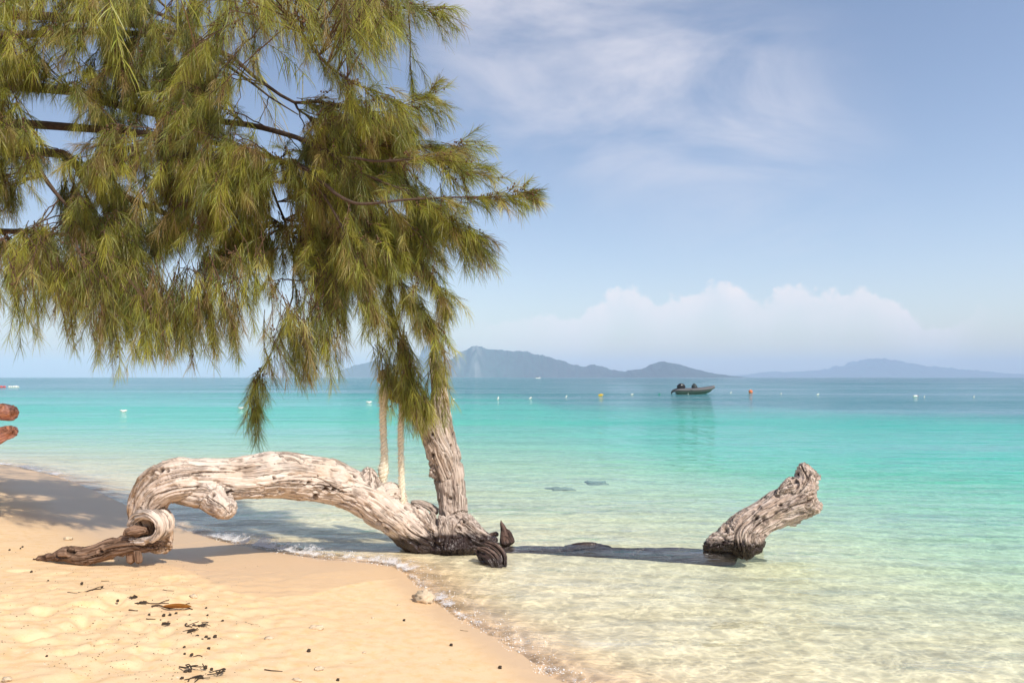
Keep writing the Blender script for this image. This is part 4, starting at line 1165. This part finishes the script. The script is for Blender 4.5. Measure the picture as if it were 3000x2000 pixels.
# ------------------------------------------------------------------ floats
ORANGE = simple('orange_plastic', (0.72, 0.19, 0.07), 0.45, 0.1, 10.0)
YELLOW = simple('yellow_plastic', (0.75, 0.47, 0.04), 0.45, 0.1, 10.0)
GREENP = simple('green_plastic', (0.03, 0.30, 0.24), 0.45, 0.1, 10.0)
REDP = simple('red_plastic', (0.62, 0.10, 0.10), 0.45, 0.1, 10.0)
ROPEM = simple('grey_line', (0.30, 0.30, 0.28), 0.9)
ORDER = 'floats moored in a line off the beach'


def lathe(prof, nseg=14):
    prof = np.array(prof, float); m = len(prof); a = np.linspace(0, 2 * np.pi, nseg, endpoint=False)
    V = np.stack([prof[:, 0][:, None] * np.cos(a), prof[:, 0][:, None] * np.sin(a), np.repeat(prof[:, 1][:, None], nseg, 1)], -1).reshape(-1, 3)
    i = np.arange(m - 1)[:, None] * nseg; j = np.arange(nseg)[None, :]; j2 = (j + 1) % nseg
    return V, np.stack([i + j, i + j2, i + nseg + j2, i + nseg + j], -1).reshape(-1, 4)


def rotm(ax_, an):
    c, s_ = math.cos(an), math.sin(an)
    return {'x': np.array([[1, 0, 0], [0, c, -s_], [0, s_, c]]), 'y': np.array([[c, 0, s_], [0, 1, 0], [-s_, 0, c]]), 'z': np.array([[c, -s_, 0], [s_, c, 0], [0, 0, 1]])}[ax_]


BOT = lathe([(0.001, -0.16), (0.06, -0.155), (0.072, -0.13), (0.072, 0.06), (0.062, 0.10), (0.03, 0.13), (0.026, 0.15)])
CAPP = lathe([(0.001, 0.19), (0.03, 0.188), (0.032, 0.15), (0.001, 0.148)])


def bottle_float(px, py, size, tilt, mat, cap, label, cat='float', twin=False, ball=False):
    Y = CZ * F / (py - HOR); o = np.array([(px - 1500) / F * Y, Y, 0.0])
    r = empty('mooring_float', o, label, cat, ORDER)
    if ball:
        V, T = ICO3; mesh_np('ball', V * size * 0.5 * np.array([1, 1, .95]) + o + np.array([0, 0, size * .25]), T, mat, r)
        c2 = lathe([(0.03, 0), (0.045, .03), (0.03, .07), (0.001, .08)]); mesh_np('eye', c2[0] * size * 2 + o + np.array([0, 0, size * .68]), c2[1], cap, r)
        return
    k = size / 0.41
    offs = (-0.085, 0.085) if twin else (0.0,)
    for q in offs:
        M = rotm('y', tilt + q * 1.5) @ rotm('z', 0.3)
        if twin: M = rotm('z', 0.35 * np.sign(q)) @ rotm('y', 1.35 * np.sign(q))
        sh = np.array([q, 0, 0.05]) * k + o
        mesh_np('bottle', (BOT[0] * k) @ M.T + sh, BOT[1], mat, r)
        mesh_np('cap', (CAPP[0] * k) @ M.T + sh, CAPP[1], cap, r)
    C = resample(np.array([o + np.array([-.1, 0, .02]) * k, o + np.array([0, .02, -.08]) * k, o + np.array([.12, 0, -.05]) * k]), 10)
    mb = MB(); mb.tube(C, 0.008, 5); mb.build('tie', ROPEM, r)


bottle_float(361, 1205, 0.27, 0, WHITE, WHITE, 'white twin float, the nearest of all, left over the pale green water', twin=True)
bottle_float(705, 1196, 0.24, 0, WHITE, WHITE, 'white twin float left of the low hanging foliage tip', twin=True)
bottle_float(1081, 1179, 0.30, 0, WHITE, WHITE, 'white twin float just left of the rope knotted to the limb tip', twin=True)
bottle_float(1328, 1171, 0.28, 1.3, WHITE, WHITE, 'white float peeking out right beside the upright limb')
bottle_float(1459, 1168, 0.32, 0.3, WHITE, WHITE, 'white upright bottle float, first to the right clear of the limb')
bottle_float(1554, 1167, 0.32, 1.0, WHITE, BLACK, 'white tilted bottle float with dark cap below the tiny horizon boat')
bottle_float(1659, 1162, 0.26, 0.7, WHITE, WHITE, 'small white float halfway between the dark-capped and the yellow float')
bottle_float(1760, 1159, 0.52, 1.4, YELLOW, YELLOW, 'yellow canister float lying on its side')
bottle_float(1852, 1156, 0.30, 1.4, WHITE, WHITE, 'white float lying flat between the yellow and the green float')
bottle_float(1932, 1155, 0.30, 1.4, GREENP, WHITE, 'green bottle float with white cap, just left of the dinghy')
bottle_float(2016, 1154, 0.16, 0.4, WHITE, WHITE, 'tiny white float right under the dinghy side')
bottle_float(2141, 1151, 0.28, 0.5, WHITE, WHITE, 'white float between the dinghy bow and the orange ball')
bottle_float(2199, 1150, 0.42, 0, ORANGE, WHITE, 'round orange buoy ball right of the dinghy', 'buoy', ball=True)
bottle_float(2288, 1154, 0.26, 0.2, WHITE, WHITE, 'small white float, first to the right of the orange ball')
bottle_float(2396, 1156, 0.32, 1.1, WHITE, WHITE, 'white tilted float, second to the right of the orange ball')
bottle_float(2682, 1162, 0.46, 1.5, WHITE, ORANGE, 'long white float with orange end lying flat on the right')
bottle_float(2708, 1163, 0.22, 0.3, WHITE, WHITE, 'small white float tight beside the long orange-ended one')
bottle_float(2853, 1163, 0.24, 0.4, WHITE, WHITE, 'white float alone at the far right')
for px, mt, w_ in ((4, REDP, .5), (13, REDP, .45), (27, WHITE, .4), (33, WHITE, .4), (40, WHITE, .5), (47, WHITE, .55), (54, WHITE, .3)):
    Y = CZ * F / (1134.0 - HOR); o = np.array([(px - 1500) / F * Y, Y, 0])
    ob = mesh_np('line_float', ICO2[0] * np.array([w_ * .5, w_ * .35, w_ * .35]) + o + np.array([0, 0, .08]), ICO2[1], mt, None, True, None, o)
    tag(ob, 'red oval float at the far left end of a distant string' if mt is REDP else 'white oval float on a distant string at far left', 'float', 'string of small floats at far left')

# ------------------------------------------------------------------ flat dark mounds on the sea bed
DMOUND = simple('dark_mound', (0.30, 0.31, 0.24), 0.9, 0.3, 8.0)
for px, py, w_, lab in ((1742, 1411, .42, 'dark flat mound under the water, the larger and right one of two'), (1640, 1429, .34, 'dark flat mound under the water, the slimmer left one of two')):
    h = hit(px, py + 4)
    V, T = ICO3; nz_ = 1 + 0.6 * fbm(V * 1.8 + px, 3)
    ob = mesh_np('seabed_mound', V * nz_[:, None] * np.array([w_ * .55, w_ * .6, .03]) + h, T, DMOUND, None, True, None, h)
    tag(ob, lab, 'rock', 'dark mounds under the clear water')

# ------------------------------------------------------------------ foam along the edge of the water
fm, n = material('sea_foam')
f = n.noise(n.pos(), 90, 2)
n.out(n.bsdf(n.mix(f, (0.80, 0.80, 0.78), (0.92, 0.92, 0.92)), 0.5, None, 0.3))
E = SHL[(np.abs(SHL[:, 0]) < 14) & (SHL[:, 1] < 17) & (SHL[:, 1] > 2.5)]
E = resample(E[::3], 1500)
tE = np.gradient(E, axis=0); tE /= np.linalg.norm(tE, axis=1)[:, None]
nE = np.stack([tE[:, 1], -tE[:, 0]], 1)
tst = E[700] + nE[700] * 0.3
if sdist(np.array([tst[0]]), np.array([tst[1]]))[0] > 0: nE = -nE      # nE points out to sea
Lc = np.concatenate([[0], np.cumsum(np.linalg.norm(np.diff(E, axis=0), axis=1))])
epx = 1500 + E[:, 0] / E[:, 1] * F; epy = HOR + CZ * F / E[:, 1]
dens = np.interp(epx, [-200, 0, 150, 220, 480, 560, 640, 840, 960, 1100, 1230, 1330, 1450, 1700], [2.0, 2.0, 1.4, .2, .05, .5, 1.8, 1.8, 1.2, 1.4, 1.4, .9, .8, .8])
cl = pn(np.stack([Lc * 2.6, Lc * 0, Lc * 0 + 3], 1)) + 0.6 * pn(np.stack([Lc * 8, Lc * 0, Lc * 0 + 8], 1))
dens = dens * np.clip(0.75 + 1.1 * cl, 0.10, 2.0)
pr = dens / dens.sum()
N_B = 2600
ii = RNG.choice(len(E), N_B, p=pr)
wide = np.interp(epx[ii], [0, 200, 500, 640, 840, 1000, 1200, 1700], [.22, .1, .05, .11, .09, .10, .13, .10])
off_ = -0.02 + np.abs(RNG.normal(size=N_B)) * wide + 0.05 * pn(np.stack([Lc[ii] * 5, ii * 0.0, ii * 0.0], 1))
xy = E[ii] + nE[ii] * off_[:, None] + RNG.normal(size=(N_B, 2)) * 0.012
sB = sdist(xy[:, 0], xy[:, 1])
zone_ = np.exp(-(((xy[:, 0] + 2.1) / 1.0) ** 2 + ((xy[:, 1] - 7.5) / 0.9) ** 2))
zb = np.maximum(ground(xy[:, 0], xy[:, 1], sB), 0.0) + RNG.uniform(0, 1, N_B) ** 2 * (0.018 + 0.055 * zone_ * np.exp(-((-sB - .12) / .1) ** 2)) + 0.045 * zone_ * np.exp(-((-sB - .13) / .07) ** 2)
rb = RNG.uniform(0.0014, 0.0042, N_B) * np.where(RNG.random(N_B) < 0.06, 1.7, 1)
V = (ICO1[0][None] * rb[:, None, None] * np.array([1, 1, 0.8]) + np.stack([xy[:, 0], xy[:, 1], zb], 1)[:, None, :]).reshape(-1, 3)
T = (ICO1[1][None] + (np.arange(N_B) * len(ICO1[0]))[:, None, None]).reshape(-1, 3)
tag(mesh_np('foam', V, T, fm, None, True), 'white foam where the ripples break along the sand', kind='stuff')

nr = 16
dd = np.linspace(-0.035, 0.36, nr)
FX = E[:, None, :] + nE[:, None, :] * (dd[None, :, None] * (0.75 + 0.6 * pn(np.stack([Lc * 1.9, Lc * 0 + 4, Lc * 0], 1)))[:, None, None])
fx, fy = FX[..., 0].ravel(), FX[..., 1].ravel()
fs_ = sdist(fx, fy)
zone2 = np.exp(-(((fx + 2.1) / 1.0) ** 2 + ((fy - 7.5) / 0.9) ** 2))
fz_ = np.maximum(ground(fx, fy, fs_), 0.0) + 0.016 + 0.012 * np.abs(pn(np.stack([fx * 22, fy * 22, fx * 0], 1))) + (0.012 + 0.06 * zone2) * np.exp(-((-fs_ - .14) / .08) ** 2) + 0.03 * zone2 * np.clip(pn(np.stack([fx * 9, fy * 9, fx * 0 + 5], 1)), 0, 1)
prof_ = np.interp(dd, [-0.035, 0.0, 0.05, 0.12, 0.22, 0.36], [0, .75, 1.0, .62, .4, 0])
cov = (np.clip(dens, 0, 1.5)[:, None] * prof_[None, :]).ravel()
i = np.arange(len(E) - 1)[:, None] * nr; j = np.arange(nr - 1)[None, :]
FQ = np.stack([i + j, i + j + 1, i + nr + j + 1, i + nr + j], -1).reshape(-1, 4)
ff, n = material('foam_film')
p = n.pos()
q = n.m('MULTIPLY_ADD', n.noise(p, 48, 5, 0.7), 0.75, n.m('MULTIPLY', n.noise(p, 11, 3, 0.6), 0.75))
c_ = n.attr('cover')
al = n.m('MULTIPLY', n.ss(0.0, 0.34, n.m('ADD', n.m('SUBTRACT', q, 1.0), n.m('MULTIPLY', c_, 0.44))), 0.72)
al = n.m('MULTIPLY', al, n.ss(0.0, 0.15, c_))
b_ = n.n('ShaderNodeBsdfDiffuse', Color=(0.86, 0.85, 0.85, 1)); b_.inputs['Normal'].default_value = (0, 0, 1)
n.put(b_.inputs['Normal'], n.bump(n.noise(p, 70, 3, 0.6), 0.6, 0.02))
t_ = n.n('ShaderNodeBsdfTransparent')
n.out(n.n('ShaderNodeMixShader', Fac=al, i1=t_.outputs[0], i2=b_.outputs[0]).outputs[0])
fo = mesh_np('foam_film', np.stack([fx, fy, fz_], 1), FQ, ff, None, True, {'cover': cov})
tag(fo, 'thin white film of foam along the waterline', kind='stuff')

# ------------------------------------------------------------------ things washed up on the sand
CORAL = simple('bleached_coral', (0.66, 0.53, 0.37), 0.9, 0.25, 60.0)
DTWIG = simple('dark_twig', (0.085, 0.055, 0.035), 0.9, 0.3, 40.0)
LEAFM = simple('orange_brown_leaf', (0.30, 0.115, 0.014), 0.5, 0.3, 40.0)
WEED = simple('dark_seaweed', (0.05, 0.035, 0.022), 0.7, 0.3, 40.0)


def lump_obj(name, px, py, dims, label, cat, mat, group=None, rough_=0.35, fs=3.0, rot_=0.0):
    h = hit(px, py); V, T = ICO3
    nz_ = 1 + rough_ * fbm(V * fs + px * 0.1, 3)
    V = (V * nz_[:, None] * np.array(dims) * 0.5) @ rotm('z', rot_).T
    ob = mesh_np(name, V + h + np.array([0, 0, dims[2] * 0.28]), T, mat, None, True, None, h)
    return tag(ob, label, cat, group)


lump_obj('coral_rock', 1243, 1762, (.14, .12, .10), 'knobbly sand-coloured coral rock at the foam edge', 'rock', CORAL, rough_=0.6, fs=4.5)
frag = 'coral pieces scattered over the sand'
for px, py, dm, lab, ro in ((928, 1842, (.085, .03, .03), 'long pale coral finger, the largest coral piece lying on the open sand', .2), (788, 1873, (.05, .03, .025), 'small pale coral bit lower left of the coral finger', 0), (1092, 1811, (.02, .016, .014), 'tiny white shell fragment right of the coral finger', 0),
                        (568, 1750, (.045, .03, .03), 'pale coral bit right of the orange leaf', .4), (1067, 1912, (.018, .014, .012), 'tiny white shell bit below the white shell fragment', 0), (1167, 1773, (.02, .015, .014), 'pale pebble just left of the coral rock', 0),
                        (200, 1581, (.075, .05, .045), 'pale stone behind the pointed end of the front root', .1), (935, 1962, (.05, .03, .025), 'forked pale coral bit near the bottom edge', .6), (870, 1994, (.05, .02, .02), 'pale coral stick at the very bottom edge', -.3), (20, 1992, (.04, .03, .02), 'white shell in the bottom left corner', 0)):
    lump_obj('coral_fragment', px, py, dm, lab, 'coral', CORAL, frag, 0.45, 3.5, ro)


def twig(px, py, ln, r, an, label, group='twigs washed up on the sand', mat=DTWIG, bend=0.3, name='twig'):
    h = hit(px, py); t = np.linspace(-.5, .5, 14)
    C = np.stack([t * ln * math.cos(an) + bend * ln * (t ** 2) * -math.sin(an), t * ln * math.sin(an) + bend * ln * t ** 2 * math.cos(an), np.zeros(14)], 1) + h
    C[:, 2] = ground(C[:, 0], C[:, 1]) + r * 0.7 + 0.012 * (1 - (2 * t) ** 2) * (ln > .15)
    C += np.stack([pn(C * 20 + 1), pn(C * 20 + 5), np.zeros(14)], 1) * r * 0.8
    mb = MB(); mb.tube(C, np.linspace(r, r * .5, 14), 6)
    if ln > 0.1:
        k = 8; mb.tube(resample(np.array([C[k], C[k] + np.array([.03, .02, .01]), C[k] + np.array([.05, .045, .012])]), 6), r * .5, 5)
    return tag(mb.build(name, mat, None, True, h), label, 'twig' if name == 'twig' else 'seaweed', group)


twig(262, 1731, .13, .006, .35, 'thick brown twig on the scuffed sand below the front root')
twig(492, 1735, .07, .003, .05, 'thin lone twig right of the scuffed sand')
twig(213, 1734, .06, .003, .4, 'short thin twig left of the thick brown twig')
twig(455, 1769, .15, .005, .15, 'dark twig running toward the orange leaf')
twig(510, 1778, .26, .006, -.05, 'long dark arched stick lying over the orange leaf', bend=-.35)
twig(391, 1781, .05, .005, .3, 'stubby dark twig left of the orange leaf')
twig(441, 1820, .05, .004, -.05, 'short dark twig below the orange leaf')
twig(545, 1838, .11, .005, -.9, 'curved dark twig lower right of the orange leaf', bend=.7)
twig(578, 1925, .06, .004, -.4, 'slim twig below the scattered seed cones')
twig(735, 1827, .09, .002, -.3, 'hair-thin twig left of the coral finger')
twig(1360, 1847, .05, .002, -.1, 'hair-thin twig close to the lower water edge')
twig(800, 1965, .09, .004, .05, 'brown twig near the forked coral bit at the bottom')
twig(308, 1697, .05, .003, .2, 'brown twig just below the shadow of the front root')
for px, py, ln, lab in ((385, 1752, .085, 'clump of dark seaweed, topmost of those left of the orange leaf'), (418, 1766, .09, 'upright tuft of dark seaweed touching the dark twig'), (487, 1829, .06, 'flat dark seaweed scrap below the orange leaf'), (558, 1853, .08, 'tangled dark seaweed at the lower end of the curved twig'), (592, 1833, .09, 'dark bead-like seaweed strand right of the curved twig'),
                        (560, 1955, .09, 'dark seaweed scrap near the bottom, left one of two'), (632, 1972, .07, 'dark seaweed scrap near the bottom, right one of two'), (580, 1990, .08, 'dark seaweed at the very bottom edge')):
    h = hit(px, py); mb = MB()
    for k in range(4):
        q = RNG.normal(size=(4, 3)) * ln * np.array([.26, .26, .05]); q[:, 2] = np.abs(q[:, 2]) + .004
        q = q + h; mb.tube(resample(q, 12), RNG.uniform(.0015, .0045), 5)
    tag(mb.build('seaweed', WEED, None, True, h), lab, 'seaweed', 'scraps of dark seaweed on the sand')
# curled leaf
h = hit(518, 1786); u = np.linspace(-1, 1, 22); v = np.linspace(-1, 1, 9)
uu, vv = np.meshgrid(u, v); wd = .030 * (1 - uu ** 2) ** .6 + .001
LV = np.stack([uu * .095, vv * wd * .8, .012 + .022 * vv ** 2 * (1 - uu ** 2) + .010 * uu ** 2], -1).reshape(-1, 3) @ rotm('z', -.08).T + h
i = np.arange(8)[:, None] * 22; j = np.arange(21)[None, :]
LQ = np.stack([i + j, i + j + 1, i + 23 + j, i + 22 + j], -1).reshape(-1, 4)
tag(mesh_np('dry_leaf', LV, LQ, LEAFM, None, True, None, h), 'curled orange-brown leaf lying on the sand', 'leaf')
# fallen seed cones
spots = [(299, 1722), (141, 1702), (92, 1676), (66, 1603), (60, 1607), (28, 1612), (345, 1761), (604, 1782), (608, 1803), (652, 1821), (480, 1804), (420, 1805), (437, 1802), (516, 1799), (541, 1916), (561, 1919), (565, 1868), (576, 1870), (592, 1876), (604, 1868), (612, 1874), (630, 1867), (578, 1866),
         (611, 1903), (540, 1897), (563, 1918), (543, 1969), (556, 1967), (602, 1957), (555, 1803), (568, 1835), (574, 1838), (582, 1834), (137, 1923), (240, 1710), (470, 1818), (498, 1803), (1322, 1891), (1465, 1957), (990, 1993), (1184, 1818), (905, 1908), (533, 1990), (620, 1962), (586, 1985)]
for px, py in spots:
    h = hit(px, py); s_ = RNG.uniform(.006, .0105)
    V = ICO2[0] * (1 + .15 * np.sign(np.sin(ICO2[0][:, 0] * 9) * np.sin(ICO2[0][:, 1] * 9 + 1)))[:, None] * np.array([s_, s_, s_ * 1.1]) + h + np.array([0, 0, s_ * .7])
    tag(mesh_np('seed_cone', V, ICO2[1], WEED, None, True, None, h), 'small dark round seed cone lying loose on the sand', 'cone', 'seed cones fallen on the sand')
# crumbs of shell and bark
mb = MB(); m_ = 900
qx = RNG.normal(size=m_) * 190 + 330; qy = RNG.uniform(1600, 1995, m_)
for a, b in zip(qx, qy):
    t = CZ * F / (b - HOR) * 0.88; x_ = (a - 1500) / F * t
    g_ = float(0)
    mb.V.append(np.array([x_, t, 0.0])[None]); 
pts = np.vstack(mb.V); pts[:, 2] = ground(pts[:, 0], pts[:, 1])
rr = RNG.uniform(.0012, .0032, m_)
V = (ICO1[0][None] * rr[:, None, None] * np.stack([RNG.uniform(.7, 2.2, m_), RNG.uniform(.7, 1.4, m_), RNG.uniform(.5, .9, m_)], 1)[:, None, :] + pts[:, None, :]).reshape(-1, 3)
T = (ICO1[1][None] + (np.arange(m_) * len(ICO1[0]))[:, None, None]).reshape(-1, 3)
tag(mesh_np('beach_litter', V, T, DTWIG, None, True), 'fine dark crumbs of bark strewn on the sand', kind='stuff')

# ------------------------------------------------------------------ render settings
SC.view_settings.view_transform = 'Standard'; SC.view_settings.look = 'None'
SC.view_settings.exposure = 0.0; SC.view_settings.gamma = 1.0
SC.render.engine = 'CYCLES'
cy = SC.cycles
cy.use_denoising = True
try:
    cy.denoiser = 'OPENIMAGEDENOISE'
except Exception:
    pass
cy.max_bounces = 8; cy.diffuse_bounces = 3; cy.glossy_bounces = 3; cy.transmission_bounces = 4
cy.volume_bounces = 1; cy.transparent_max_bounces = 12
cy.sample_clamp_indirect = 6.0
